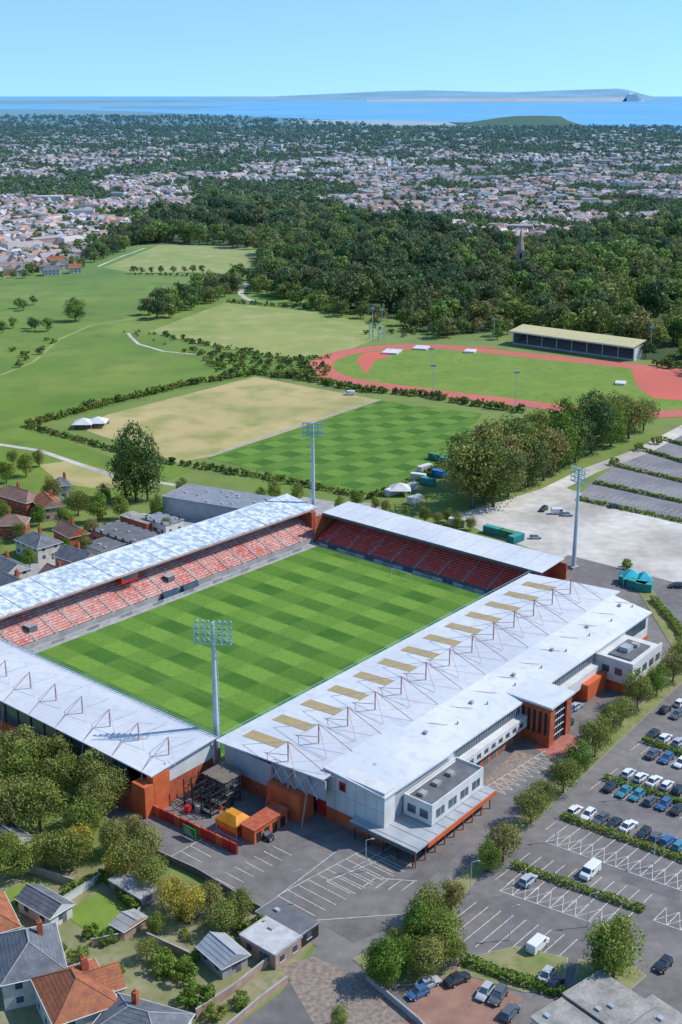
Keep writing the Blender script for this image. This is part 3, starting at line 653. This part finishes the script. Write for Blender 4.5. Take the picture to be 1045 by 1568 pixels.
flood(333,1176,35); flood(480,812,38,3.4); flood(878,870,33,3)
for u,v,h in ((663,607,15),(789,625,17),(756,520,12),(995,545,16),(660,560,9),(584,515,16),(570,512,16)):
    p=g(u,v); q=G('lamp_column'); q.bar('column',POLE,(p[0],p[1],0),(p[0],p[1],h),.25,.14); q.box('lamps',TEAL,p[0]-1.3,p[0]+1.3,p[1]-.3,p[1]+.3,h,h+.9); q.bar('arm',POLE,(p[0]-1.6,p[1],h),(p[0]+1.6,p[1],h),.1); q.done(True)
for u,v in ((720,1370),(850,1290),(960,1225),(560,1335),(1000,1330),(900,1420),(1040,1010),(450,1385),(780,1440)):
    p=g(u,v); q=G('street_lamp'); q.bar('column',POLE,(p[0],p[1],0),(p[0],p[1],7),.10,.06); q.bar('arm',POLE,(p[0],p[1],7),(p[0]+1.1,p[1],7.3),.05); q.box('lantern',LGREY,p[0]+1,p[0]+1.6,p[1]-.14,p[1]+.14,7.22,7.38); q.done(True)
q=G('throwing_cage'); p=g(577,520)
for i in range(8):
    a=i*.7; b=(i+1)*.7
    q.bar('post',TEAL,(p[0]+5*cos(a),p[1]+5*sin(a),0),(p[0]+5*cos(a),p[1]+5*sin(a),9),.18)
    for z in (3,6,9): q.bar('rail',TEAL,(p[0]+5*cos(a),p[1]+5*sin(a),z),(p[0]+5*cos(b),p[1]+5*sin(b),z),.1)
q.done(True)
p=np.array(g(785,527)[:2]); r=np.array(g(970,553)[:2])-p; Lg=np.linalg.norm(r); r/=Lg; dn=np.array((r[1],-r[0])); dn=-dn if dn[1]<0 else dn
q=G('track_grandstand',lambda x,y,z:(p[0]+r[0]*x+dn[0]*y,p[1]+r[1]*x+dn[1]*y,z))
q.hexa('roof',mat('tan_sheet_roof',(.60,.54,.30),(.52,.47,.26)),[(-1,-3,8),(Lg+1,-3,8),(Lg+1,12,10),(-1,12,10)],[(-1,-3,8.4),(Lg+1,-3,8.4),(Lg+1,12,10.4),(-1,12,10.4)])
q.box('back_wall',DGREY,0,Lg,11,11.5,0,9.8); q.box('end_wall',WHITEW,Lg-.5,Lg,0,11,0,8.2); q.box('end_wall',LGREY,0,.5,0,11,0,8.2)
for k in range(8): q.box('terrace',mat('terrace_seats',(.20,.18,.20),(.13,.13,.15),.5),.5,Lg-.5,1+k*1.2,11,.6*k,.6*k+.6)
q.box('fascia',WHITEW,-1,Lg+1,-3.2,-3,7.6,8.3); q.box('front_wall',LGREY,0,Lg,-.3,0,0,1.2)
for i in range(9): q.bar('posts',WHITEW,(i*Lg/8,0,0),(i*Lg/8,0,8.2),.2)
q.done()
p=g(795,425); q=G('church_spire'); STN=mat('sandstone',(.46,.34,.27),None,.2,hz=True)
q.box('tower',STN,p[0]-3,p[0]+3,p[1]-3,p[1]+3,0,22); q.bar('spire',STN,(p[0],p[1],22),(p[0],p[1],41),3.0,.1,8)
for sx in (-2.6,2.6):
    for sy in (-2.6,2.6): q.bar('pinnacle',STN,(p[0]+sx,p[1]+sy,22),(p[0]+sx,p[1]+sy,27),.5,.05,6)
q.box('nave',STN,p[0]+3,p[0]+24,p[1]-5,p[1]+5,0,12); q.box('belfry_opening',BLACK,p[0]-1,p[0]+1,p[1]-3.1,p[1]-3,16,20)
q.done()
# ------------------------------------------------ houses
def house(u,v,w,l,h,rh,yaw,wm,rm,hip=False,name='house',flat=False,chim=True,win=True):
    p=g(u,v); c,s=cos(yaw),sin(yaw)
    q=G(name,lambda x,y,z:(p[0]+c*x-s*y,p[1]+s*x+c*y,z)); a,b=w/2,l/2
    q.box('walls',wm,-a,a,-b,b,0,h)
    if flat:
        q.box('roof',rm,-a-.2,a+.2,-b-.2,b+.2,h,h+.25)
        for sx in (-a-.2,a+.05): q.box('roof_edge',LGREY,sx,sx+.15,-b-.2,b+.2,h+.25,h+.4)
        for i in range(int(w*l/45)): x=random.uniform(-a+1,a-1); y=random.uniform(-b+1,b-1); q.box('roof_light',GREY,x-.5,x+.5,y-.4,y+.4,h+.25,h+.6)
    else:
        o=.45; k=(a*.95 if hip else -o)
        E=[(-a-o,-b-o,h-.1),(a+o,-b-o,h-.1),(a+o,b+o,h-.1),(-a-o,b+o,h-.1)]; R1=(0,-b+k,h+rh); R2=(0,b-k,h+rh)
        q.poly('roof',rm,[E[0],R1,R2,E[3]]); q.poly('roof',rm,[E[1],E[2],R2,R1])
        q.poly('roof' if hip else 'gable',rm if hip else wm,[E[0],E[1],R1]); q.poly('roof' if hip else 'gable',rm if hip else wm,[E[2],E[3],R2])
        q.bar('ridge',LGREY if rm is SLATE else rm,R1,R2,.14)
        if hip:
            for A_,R_ in ((E[0],R1),(E[1],R1),(E[2],R2),(E[3],R2)): q.bar('ridge',LGREY if rm is SLATE else rm,A_,R_,.1)
        q.poly('soffit',WHITEW,[(x,y,h-.12) for x,y,_ in E])
        for i in range(4): q.bar('gutter',WHITEW,E[i],E[(i+1)%4],.08)
        nr=int(rh/.35)
        for i in range(1,nr): # tile courses
            f=i/nr
            for sx in (0,1):
                P0=E[0] if sx==0 else E[1]; P1=E[3] if sx==0 else E[2]
                A0=tuple(P0[j]+(R1[j]-P0[j])*f+(.02 if j==2 else 0) for j in range(3)); A1=tuple(P1[j]+(R2[j]-P1[j])*f+(.02 if j==2 else 0) for j in range(3))
                q.bar('tile_courses',DGREY if rm is not TILE else BRICK,A0,A1,.025,n=3)
        if chim:
            q.box('chimney',BRICK,a*.35,a*.35+.9,b*.2,b*.2+.9,h,h+rh+1.1); q.bar('chimney_pot',TILE,(a*.35+.45,b*.2+.45,h+rh+1.1),(a*.35+.45,b*.2+.45,h+rh+1.6),.16)
    for z in (([1.0] if h<4 else [1.0,3.7]) if win else []):
        for sx in (-1,1):
            n=max(1,int(l/3.2))
            for i in range(n):
                y=-b+(i+.5)*l/n; q.box('windows',GLASS,sx*a-.03 if sx<0 else a,(-a if sx<0 else a+.03),y-.6,y+.6,z,z+1.2)
                q.box('sills',WHITEW,sx*a-.1 if sx<0 else a,(-a if sx<0 else a+.1),y-.7,y+.7,z-.12,z)
        for sy in (-1,1):
            n=max(1,int(w/3.4))
            for i in range(n):
                x=-a+(i+.5)*w/n; q.box('windows',GLASS,x-.6,x+.6,sy*b-.03 if sy<0 else b,(-b if sy<0 else b+.03),z,z+1.2)
    q.box('door',DGREY,a*.1,a*.1+.95,-b-.05,-b,0,2.1); q.done()
Y0=atan2(by,bx)
RND=mat('cream_render',(.66,.61,.55)); PB=mat('pale_brick',(.46,.32,.25))
house(48,1500,10,13,5.4,3.4,.35,RND,SLATE,True,'slate_roof_house')
house(118,1560,10,12,5.4,3.4,.5,RND,TILE,True,'tile_roof_house')
house(150,1545,6,7,5.2,2.6,.5+pi/2,RND,TILE,False,'tile_roof_house')
house(215,1610,10,13,5.0,3.0,1.2,RND,SLATE,True,'slate_roof_house')
house(342,1475,5.2,7,2.6,1.6,.7,LGREY,GREY,False,'garden_shed',chim=False)
house(70,1400,5,9,2.8,1.6,.9,WHITEW,SLATE,False,'garage',chim=False)
house(12,1300,6,8,3,1.8,.8,WHITEW,SLATE,False,'garage',chim=False)
house(-20,1440,9,11,5,3,.5,BRICK,TILE,True,'tile_roof_house')
house(415,1456,8.4,6.5,3.0,0,Y0,PB,mat('pale_flat_roof',(.56,.56,.56),(.42,.42,.43),.6),False,'flat_roof_garage',True)
house(440,1425,10.5,5,2.6,0,Y0,BLACK,DGREY,False,'storage_shed',True)
house(205,1372,9,4,2.3,0,Y0,DGREY,LGREY,False,'flat_roof_garage',True)
house(198,1425,5,3,2.2,.9,.9,PB,LGREY,False,'garden_shed',chim=False,win=False)
OR_=mat('stained_flat_roof',(.44,.42,.39),(.26,.25,.23),.35,.9,.35)
house(930,1560,11,9,3.4,0,-.9,LGREY,OR_,False,'flat_roof_office',True)
house(865,1590,8,7,3.0,0,-.9,WHITEW,OR_,False,'flat_roof_office',True)
house(1020,1600,12,8,3.2,0,-.9,PB,OR_,False,'flat_roof_office',True)
BT=mat('brown_tile_roof',(.30,.18,.14))
for u,v,w,l,y,wm,rm in ((30,778,9,20,.9,BRICK,BT),(60,850,9,13,.8,RND,SLATE),(10,890,9,14,.8,RND,SLATE),(120,875,8,12,.9,PB,SLATE),(95,760,6,6,.4,WHITEW,SLATE),(-60,800,9,14,.9,BRICK,TILE),(25,920,8,12,.8,RND,SLATE),(90,905,7,10,.8,RND,BT),(75,790,8,12,.5,PB,TILE),(20,820,8,10,1.6,BRICK,BT),(110,835,7,11,.7,BRICK,BT)):
    house(u,v,w,l,5,2.6,y,wm,rm,random.random()<.5)
BG=mat('blue_grey_flat_roof',(.28,.30,.35))
house(335,788,36,17,6.5,0,Y0+.25,GREY,BG,False,'sports_hall',True,win=False)
house(372,795,14,8,5,0,Y0+.25,BRICK,BG,False,'sports_hall_annexe',True)
house(200,835,26,12,4,0,Y0,PB,DGREY,False,'flat_roof_workshop',True); house(160,850,10,10,3.5,0,Y0,WHITEW,DGREY,False,'flat_roof_workshop',True); house(250,812,12,8,4,0,Y0,WHITEW,BG,False,'flat_roof_workshop',True); house(215,808,14,6,3.5,0,Y0,BRICK,OR_,False,'flat_roof_workshop',True)
for i in range(38):
    u=random.uniform(-60,130); v=random.uniform(388,422); house(u,v,8,random.uniform(9,14),5,3,random.choice([.4,1.9]),RND,random.choice([TILE,TILE,SLATE,BT]),False,chim=False)
CONT=[mat('container_teal',(.05,.34,.32)),mat('container_blue',(.04,.24,.6)),WHITEW,mat('container_green',(.08,.28,.16))]
def container(u,v,y,m,l=6):
    p=g(u,v); c,s=cos(y),sin(y); q=G('storage_container',lambda X,Y,z:(p[0]+c*X-s*Y,p[1]+s*X+c*Y,z))
    q.box('body',m,-l/2,l/2,-1.2,1.2,.15,2.7)
    for i in range(int(l*2)): q.box('ribs',m,-l/2+i*.5+.1,-l/2+i*.5+.3,-1.27,-1.2,.3,2.6); q.box('ribs',m,-l/2+i*.5+.1,-l/2+i*.5+.3,1.2,1.27,.3,2.6)
    for sx in (-l/2+.1,l/2-.1):
        for sy in (-1.1,1.1): q.bar('corner_post',BLACK,(sx,sy,0),(sx,sy,2.78),.1)
    q.done(True)
for u,v,k,l in ((755,818,0,7),(778,824,3,6),(790,830,0,6),(640,735,2,6),(655,742,0,6),(672,730,1,6),(625,752,2,9),(600,758,2,6),(635,770,2,6),(960,895,0,5),(975,902,0,6),(985,905,0,5),(690,712,0,10),(700,805,2,6),(670,705,3,8),(650,722,2,7),(110,900,2,6),(150,822,1,6),(225,800,2,6)):
    container(u,v,Y0+random.choice([0,.3,1.5]),CONT[k],l)
def tent(u,v,r,m=None):
    p=g(u,v); q=G('marquee_tent'); x,y=p[:2]; m=m or WHITEW
    q.hexa('roof',m,[(x-r,y-r,2.4),(x+r,y-r,2.4),(x+r,y+r,2.4),(x-r,y+r,2.4)],[(x-.2,y-.2,4.6),(x+.2,y-.2,4.6),(x+.2,y+.2,4.6),(x-.2,y+.2,4.6)])
    for a in (-r,r):
        for b in (-r,r): q.bar('leg',POLE,(x+a*.95,y+b*.95,0),(x+a*.95,y+b*.95,2.4),.1)
    q.box('wall',m,x-r,x+r,y+r-.1,y+r,0,2.4); q.done(True)
TC=mat('teal_canvas',(.05,.50,.6))
tent(128,655,4.5);tent(150,653,4.5);tent(612,757,4);tent(965,893,3,TC);tent(985,897,2.4,TC)
# ------------------------------------------------ trees near
for u,v,h in ((722,778,26),(755,776,25),(778,760,24),(715,752,24),(800,742,24),(832,736,23),(855,722,23),(775,728,24),(880,708,22),(820,705,24),(905,694,22),(862,690,22),(935,684,20),(905,672,21),(962,672,19),(985,660,17),(945,658,19),(745,742,25),(742,770,20),(815,745,20),(868,712,20)):
    tree(u,v,h,random.choice([0,1,4,5]))
tree(208,768,29,5,wx=.72); tree(192,765,21,5,wx=.8); tree(226,766,20,5,wx=.8); tree(116,492,15,0,wx=1.3)
for u,v,h in ((40,730,12),(80,770,11),(120,790,12),(150,800,13),(100,810,10),(185,795,11),(10,740,11),(160,770,9),(240,790,9),(-10,860,10),(30,830,8),(60,805,9),(130,850,8),(280,760,8),(255,815,7),(420,765,9),(455,768,8),(400,770,7),(520,785,7),(545,778,8),(590,785,6),(650,800,7),(700,810,7),(720,812,6),(670,803,6),(5,800,9),(45,870,8),(140,825,9),(100,850,7),(60,715,8),(20,712,8),(620,792,5),(575,782,6),(685,800,6)):
    tree(u,v,h*.9)
for u,v,h,k in ((15,1280,13,1),(62,1275,14,1),(25,1345,10,0),(110,1335,10,1),(70,1330,9,1),(150,1265,12,4),(95,1225,12,1),(30,1225,13,4),(140,1225,11,4),(195,1345,9,1),(232,1365,8,1),(290,1415,9,3),(262,1395,7,3),(345,1430,8,1),(370,1415,7.5,4),(322,1400,7,1),(60,1185,11,1),(-20,1260,13,1),(175,1310,9,1),(5,1420,5,0),(250,1485,5,-1),(225,1470,5,1),(300,1540,5,-1),(330,1560,3.5,-1),(520,1575,4.5,0),(130,1290,11,1),(280,1500,4.5,-1),(160,1445,3,-1),(205,1300,8,4),(35,1185,12,4),(100,1185,10,4),(0,1330,9,1),(395,1430,4,-1),(370,1540,3,-1),(120,1470,3,-1),(225,1320,8,1),(170,1240,10,1),(-10,1200,13,4),(240,1430,5,0),(180,1350,7,3),(120,1320,8,3)):
    tree(u,v,h,k)
for i in range(34):
    u=random.uniform(-10,400); v=random.uniform(1370,1560)
    if v-1330>(u*.35-40): tree(u,v,random.uniform(1.2,3),-1)
for u,v,h,k in ((1030,1045,9,1),(1005,1065,9,0),(975,1085,10,1),(950,1110,8,1),(930,1130,9,4),(910,1160,10,1),(885,1185,8,0),(862,1215,9,1),(830,1240,8,4),(812,1262,9,1),(770,1320,9,1),(748,1335,7,0),(690,1400,7,4),(655,1415,9,1),(640,1450,9.5,0),(675,1460,9,1),(655,1495,8.5,1),(620,1490,8,0),(590,1510,9.5,0),(575,1500,7.5,0),(938,1500,12.5,0),(925,1490,9,0),(690,1480,7,1),(960,870,4,-1),(978,690,4,-1),(1005,680,4,-1),(940,712,4,-1),(610,1460,6,1),(1045,1025,9,1)):
    tree(u,v,h,k)
def hedge(name,pts,w,h,leaf=.2,dens=18,m=LG):
    P=[np.array(g(*p)[:2]) for p in pts]; rg=np.random.default_rng(abs(int(P[0][0]*10))+5); cs=[];ns=[]
    for a,b in zip(P,P[1:]):
        Ln=np.linalg.norm(b-a); d=(b-a)/Ln; nn=np.array((-d[1],d[0])); N=int(Ln*dens*(w+2*h))
        t=rg.uniform(0,Ln,N); k=rg.uniform(0,w+2*h,N)
        off=np.where(k<h,-w/2,np.where(k<h+w,k-h-w/2,w/2)); z=np.where(k<h,k,np.where(k<h+w,h,2*h+w-k))
        hm=1+.18*np.sin(t*.7)+.1*np.sin(t*2.3+1); nr=np.where((k<h)[:,None],np.array((*-nn,0.)),np.where((k<h+w)[:,None],np.array((0,0,1.)),np.array((*nn,0.))))
        c=np.zeros((N,3)); c[:,:2]=a+np.outer(t,d)+np.outer(off,nn); c[:,2]=z*hm; c+=rg.normal(size=(N,3))*.1; cs.append(c); ns.append(nr)
    c=np.concatenate(cs); nr=np.concatenate(ns)
    V,Fc,cl=leafcloud(c,nr+rg.normal(size=nr.shape)*.5,leaf,rg,rg.uniform(.6,1.4,len(c)))
    link(bpy.data.objects.new(name,mesh(name,V,Fc.tolist(),[m],None,cl)))
hedge('car_park_hedge',[(785,1327),(985,1396)],1.4,1.0); hedge('car_park_hedge',[(860,1252),(1045,1318),(1120,1345)],1.4,1.0)
hedge('car_park_hedge',[(925,1193),(1045,1232),(1150,1266)],1.3,1.0); hedge('car_park_hedge',[(985,1135),(1045,1157),(1150,1194)],1.3,1.0)
hedge('car_park_hedge',[(705,1472),(780,1500),(870,1528)],1.8,1.3); hedge('car_park_hedge',[(1000,920),(1030,955),(1060,1000)],1.8,1.4)
for a,b in (((885,765),(1045,800)),((910,740),(1045,770)),((945,714),(1045,738)),((985,690),(1045,708)),((1010,672),(1060,686))):
    sl=(b[1]-a[1])/(b[0]-a[0]); hedge('car_park_hedge',[a,b,(b[0]+200,b[1]+200*sl)],1.6,1.0,.35,6)
hedge('garden_hedge',[(240,1500),(300,1470),(330,1440)],1.2,1.5)
hedge('garden_hedge',[(95,1375),(160,1345),(210,1400)],1.2,1.8); sheet('garden_lawn',FLAWN,[(95,1400),(150,1368),(205,1395),(150,1438)],.12); sheet('garden_lawn',FLAWN,[(-20,1380),(50,1345),(80,1360),(20,1400)],.12)
sheet('garden_ground',fieldmat('garden_soil',(.22,.22,.10),(.34,.30,.20),(.13,.19,.05),.15),[(-300,1450),(0,1340),(200,1320),(400,1395),(480,1445),(430,1510),(340,1585),(300,1800),(-300,1800)],.06)
def wall(pts,h,m,name='garden_wall',th=.25):
    q=G(name); P=[np.array(g(*p)[:2]) for p in pts]
    for a,b in zip(P,P[1:]):
        d=(b-a)/np.linalg.norm(b-a); n=np.array((-d[1],d[0]))*th/2
        bb=[(*(a-n),0),(*(b-n),0),(*(b+n),0),(*(a+n),0)]; q.hexa('wall',m,bb,[(x,y,h) for x,y,_ in bb])
        n=n*1.35; bb=[(*(a-n),h),(*(b-n),h),(*(b+n),h),(*(a+n),h)]; q.hexa('coping',LGREY,bb,[(x,y,h+.1) for x,y,_ in bb])
    q.done()
wall([(335,1590),(400,1535),(440,1505)],1.3,PB); wall([(300,1560),(360,1520),(410,1480)],1.8,PB,'garden_fence'); wall([(190,1290),(300,1340),(400,1400)],1.6,DGREY,'boundary_fence',.12)
wall([(90,1390),(160,1345)],1.6,WHITEW); wall([(215,1400),(190,1440),(140,1450)],1.6,PB,'garden_fence'); wall([(560,1500),(640,1568),(680,1610)],1.2,LGREY)
wall([(225,1440),(290,1470)],1.6,PB,'garden_fence'); wall([(120,1360),(60,1340),(20,1330)],1.6,PB,'garden_fence')
# ------------------------------------------------ bay markings
A=np.array((ax,ay)); B=np.array((bx,by)); bm=G('parking_bay_markings')
def seg(p,q,w=.17,z=.10):
    p=np.array(p);q=np.array(q); d=(q-p)/np.linalg.norm(q-p); n=np.array((-d[1],d[0]))*w/2
    bm.raw('lines',PAINT,[(*(p+n),z),(*(p-n),z),(*(q-n),z),(*(q+n),z)],[[0,1,2,3]])
def bays(p0,p1,dirv,ln_,step=2.5,spine=True,diag=False):
    p=np.array(g(*p0)[:2]); q=np.array(g(*p1)[:2]); L=np.linalg.norm(q-p); n=max(1,int(L/step)); d=(q-p)/L
    for i in range(n+1):
        a=p+d*step*i; seg(a,a+dirv*ln_)
        if diag and i<n: seg(a,a+dirv*ln_+d*step,.12,.104); seg(a+d*step,a+dirv*ln_,.12,.108)
    if spine: seg(p,q,.17,.112)
bays((425,1372),(560,1300),B,9.5); bays((262,1312),(345,1265),B,6); bays((330,1345),(420,1295),B,5,spine=False); bays((500,1350),(600,1310),B,6)
bays((575,1345),(640,1350),-A,4); bays((745,1205),(835,1150),B,5,diag=True)
for (p0,p1) in (((785,1327),(985,1396)),((860,1252),(1120,1345)),((925,1193),(1150,1266)),((985,1135),(1150,1194)),((700,1405),(860,1465))):
    bays(p0,p1,A,6.0,spine=False); bays(p0,p1,-A,6.0,spine=False)
bays((835,1290),(1120,1392),A,5,diag=True); bays((765,1365),(960,1432),A,5,diag=True); bays((1000,1410),(1100,1445),A,5,diag=True)
for (a,b) in (((890,755),(1200,825)),((915,733),(1200,800)),((950,707),(1200,768))): bays(a,b,A,5,spine=True)
seg(g(540,1330)[:2],g(700,1240)[:2]); seg(g(390,1400)[:2],g(520,1300)[:2]); seg(g(480,1410)[:2],g(620,1400)[:2])
bm.done()
# ------------------------------------------------ vehicles
TYRE=mat('tyre_rubber',(.015,.015,.015)); LITE=mat('headlamp',(.7,.7,.7),rough=.2); TAIL=mat('tail_lamp',(.4,.01,.01),rough=.3)
def carmesh(paint,kind='hatch'):
    q=G('car_'+kind)
    if kind=='van':
        st=[(-2.5,.88,.35,2.0),(-2.4,.95,.3,2.1),(1.2,.95,.3,2.1),(1.7,.93,.3,1.35),(2.4,.88,.35,1.1),(2.55,.75,.4,.8)]
        cab=None
    else:
        k=1.0 if kind=='hatch' else 1.12
        st=[(-2.1*k,.74,.40,.78),(-1.95*k,.86,.28,.93),(-.9,.9,.24,.98),(.9,.9,.24,.95),(1.75*k,.86,.28,.82),(2.1*k,.72,.40,.62)]
        cab=((-1.95,-1.6,.15,1.0) if kind=='hatch' else (-1.8,-1.0,.2,1.05))
    rings=[]
    for x,hw,zb,zt in st: rings.append([(x,-hw,zb),(x,-hw,zt-.14),(x,-hw+.14,zt),(x,hw-.14,zt),(x,hw,zt-.14),(x,hw,zb)])
    vs=[p for r in rings for p in r]; fs=[]
    for i in range(len(rings)-1):
        for j in range(6): fs.append([6*i+j,6*i+(j+1)%6,6*i+6+(j+1)%6,6*i+6+j])
    fs+=[[5,4,3,2,1,0],[len(vs)-6+j for j in range(6)]]
    q.raw('body',paint,vs,fs)
    if cab:
        x0,x1,x2,x3=cab; zb,zt=.93,1.46
        bt=[(x0,-.80,zb),(x3,-.80,zb),(x3,.80,zb),(x0,.80,zb)]; tp=[(x1,-.62,zt),(x2,-.62,zt),(x2,.62,zt),(x1,.62,zt)]
        q.hexa('glass',GLASS,bt,tp); q.box('roof',paint,x1-.05,x2+.05,-.64,.64,zt,zt+.05)
        for a,b in zip(bt,tp): q.bar('pillar',paint,a,b,.05,n=4)
        xm=(x1+x2)/2
        for sy in (-1,1): q.bar('pillar',paint,(xm,sy*.81,zb),(xm,sy*.63,zt),.045,n=4); q.box('mirror',paint,.75,.95,sy*.9-.1,sy*.9+.1,.92,1.05)
    else:
        q.hexa('glass',GLASS,[(1.22,-.86,1.4),(1.74,-.84,1.37),(1.74,.84,1.37),(1.22,.86,1.4)],[(1.2,-.82,2.0),(1.3,-.82,1.98),(1.3,.82,1.98),(1.2,.82,2.0)])
        for sy in (-1,1): q.box('side_window',GLASS,.3,1.1,sy*.955-.01,sy*.955+.01,1.3,1.85)
    fx=st[-1][0]; bx_=st[0][0]
    for sy in (-.6,.6):
        q.box('headlamp',LITE,fx-.1,fx+.01,sy-.17,sy+.17,.5,.64); q.box('tail_lamp',TAIL,bx_-.01,bx_+.08,sy-.12,sy+.12,.6,.8)
        for wx in (-1.3,1.3): q.bar('wheel',TYRE,(wx,sy*1.5-.1,.32),(wx,sy*1.5+.1,.32),.33,n=14); q.bar('hub',LITE,(wx,sy*1.56-.08,.32),(wx,sy*1.56+.08,.32),.16,n=8)
    return q.mesh1()
pc={'w':(.72,.72,.72),'k':(.03,.032,.036),'b':(.05,.13,.30),'t':(.05,.25,.32),'s':(.42,.44,.47),'r':(.4,.03,.03),'d':(.10,.11,.13)}
cm={}
def car(u,v,c,kind='hatch',yaw=None):
    key=(c,kind)
    if key not in cm: cm[key]=carmesh(mat('car_paint_'+c,pc[c],pc[c],.5,.25,0,spec=.6),kind)
    o=link(bpy.data.objects.new('parked_van' if kind=='van' else 'parked_car',cm[key])); p=g(u,v); o.location=(p[0],p[1],.08)
    f=random.uniform(.98,1.1); o.rotation_euler=(0,0,(atan2(ay,ax) if yaw is None else yaw)+random.choice([0,pi])+random.uniform(-.05,.05)); o.scale=(f,f,f)
for u,v,c,k in ((962,1188,'w','hatch'),(981,1194,'w','hatch'),(1001,1200,'w','sedan'),(1021,1206,'w','hatch'),(1040,1213,'k','hatch'),(935,1208,'k','sedan'),(955,1216,'t','sedan'),(975,1222,'t','hatch'),(996,1230,'d','hatch'),(1016,1236,'b','hatch'),(1037,1243,'k','sedan'),
  (880,1245,'w','hatch'),(900,1252,'w','hatch'),(919,1259,'d','hatch'),(939,1265,'k','sedan'),(962,1269,'w','sedan'),(985,1280,'k','hatch'),(1004,1286,'d','hatch'),(1022,1292,'b','hatch'),(1040,1299,'t','hatch'),
  (998,1130,'k','hatch'),(1018,1134,'w','hatch'),(1040,1140,'s','hatch'),(1036,1098,'d','hatch'),(1020,1165,'b','hatch'),(1042,1172,'w','hatch'),(1000,1158,'d','sedan'),(1042,1080,'w','hatch'),(1018,1090,'k','hatch'),
  (903,1340,'w','van'),(808,1352,'s','hatch'),(823,1452,'w','van'),(1015,1482,'k','hatch')): car(u,v,c,k)
for u,v,c,k,y in ((405,1282,'k','sedan',Y0),(870,1092,'b','hatch',.9),(868,1112,'k','hatch',.9),(845,1112,'k','hatch',.9),(882,1085,'s','hatch',.9),(700,1504,'k','sedan',.6),(742,1524,'s','hatch',1.0),(762,1530,'d','hatch',1.0),(780,1555,'d','hatch',1.0),(835,1500,'s','hatch',1.0),(850,1510,'k','hatch',1.0),(655,1510,'s','sedan',.6),(640,1525,'b','hatch',.6),(942,778,'k','hatch',0),(868,790,'s','hatch',0),(832,782,'k','hatch',1),(820,825,'s','hatch',0),(855,787,'w','van',0),(535,605,'w','van',0),(490,1225,'s','hatch',.5),(1035,900,'k','hatch',0)): car(u,v,c,k,y)
for i in range(7): car(1065+i*22,1250+i*7.5,random.choice('wkdbs')); car(1065+i*22,1310+i*7.5,random.choice('wkdbs'))
# ------------------------------------------------ light, sky, camera
sc=bpy.context.scene
w=bpy.data.worlds.new('World'); sc.world=w; w.use_nodes=True; nt=w.node_tree; bg=nt.nodes['Background']
sky=nt.nodes.new('ShaderNodeTexSky'); sky.sky_type='NISHITA'; sky.sun_disc=False
sd=np.array((.80,.12)); EL=radians(48); sky.sun_elevation=EL; sky.sun_rotation=atan2(sd[0],sd[1])
sky.altitude=100; sky.air_density=1.0; sky.dust_density=.2; sky.ozone_density=2.0
tc=nt.nodes.new('ShaderNodeTexCoord'); ma=nt.nodes.new('ShaderNodeVectorMath'); ma.operation='MULTIPLY_ADD'; ma.inputs[1].default_value=(1,1,.9); ma.inputs[2].default_value=(0,0,.13)
nm=nt.nodes.new('ShaderNodeVectorMath'); nm.operation='NORMALIZE'; nt.links.new(tc.outputs['Generated'],ma.inputs[0]); nt.links.new(ma.outputs[0],nm.inputs[0]); nt.links.new(nm.outputs[0],sky.inputs[0])
nt.links.new(mix(nt,1.0,sky.outputs[0],(.93,1.24,1.36),'MULTIPLY'),bg.inputs[0]); bg.inputs[1].default_value=.145
L=bpy.data.lights.new('sun','SUN'); L.energy=4.3; L.angle=radians(.5); L.color=(1,.95,.87); lo=link(bpy.data.objects.new('sun',L))
sd=sd/np.linalg.norm(sd); lo.rotation_euler=Vector((sd[0]*cos(EL),sd[1]*cos(EL),sin(EL))).to_track_quat('Z','Y').to_euler()
cam=bpy.data.cameras.new('camera'); cam.sensor_fit='VERTICAL'; cam.sensor_height=36; cam.lens=F/1568*36; cam.clip_end=300000; cam.clip_start=1
co=link(bpy.data.objects.new('camera',cam)); co.location=(0,0,H); co.rotation_euler=(pi/2-TH,0,0); sc.camera=co
sc.view_settings.view_transform='Standard'; sc.view_settings.look='None'; sc.view_settings.exposure=0
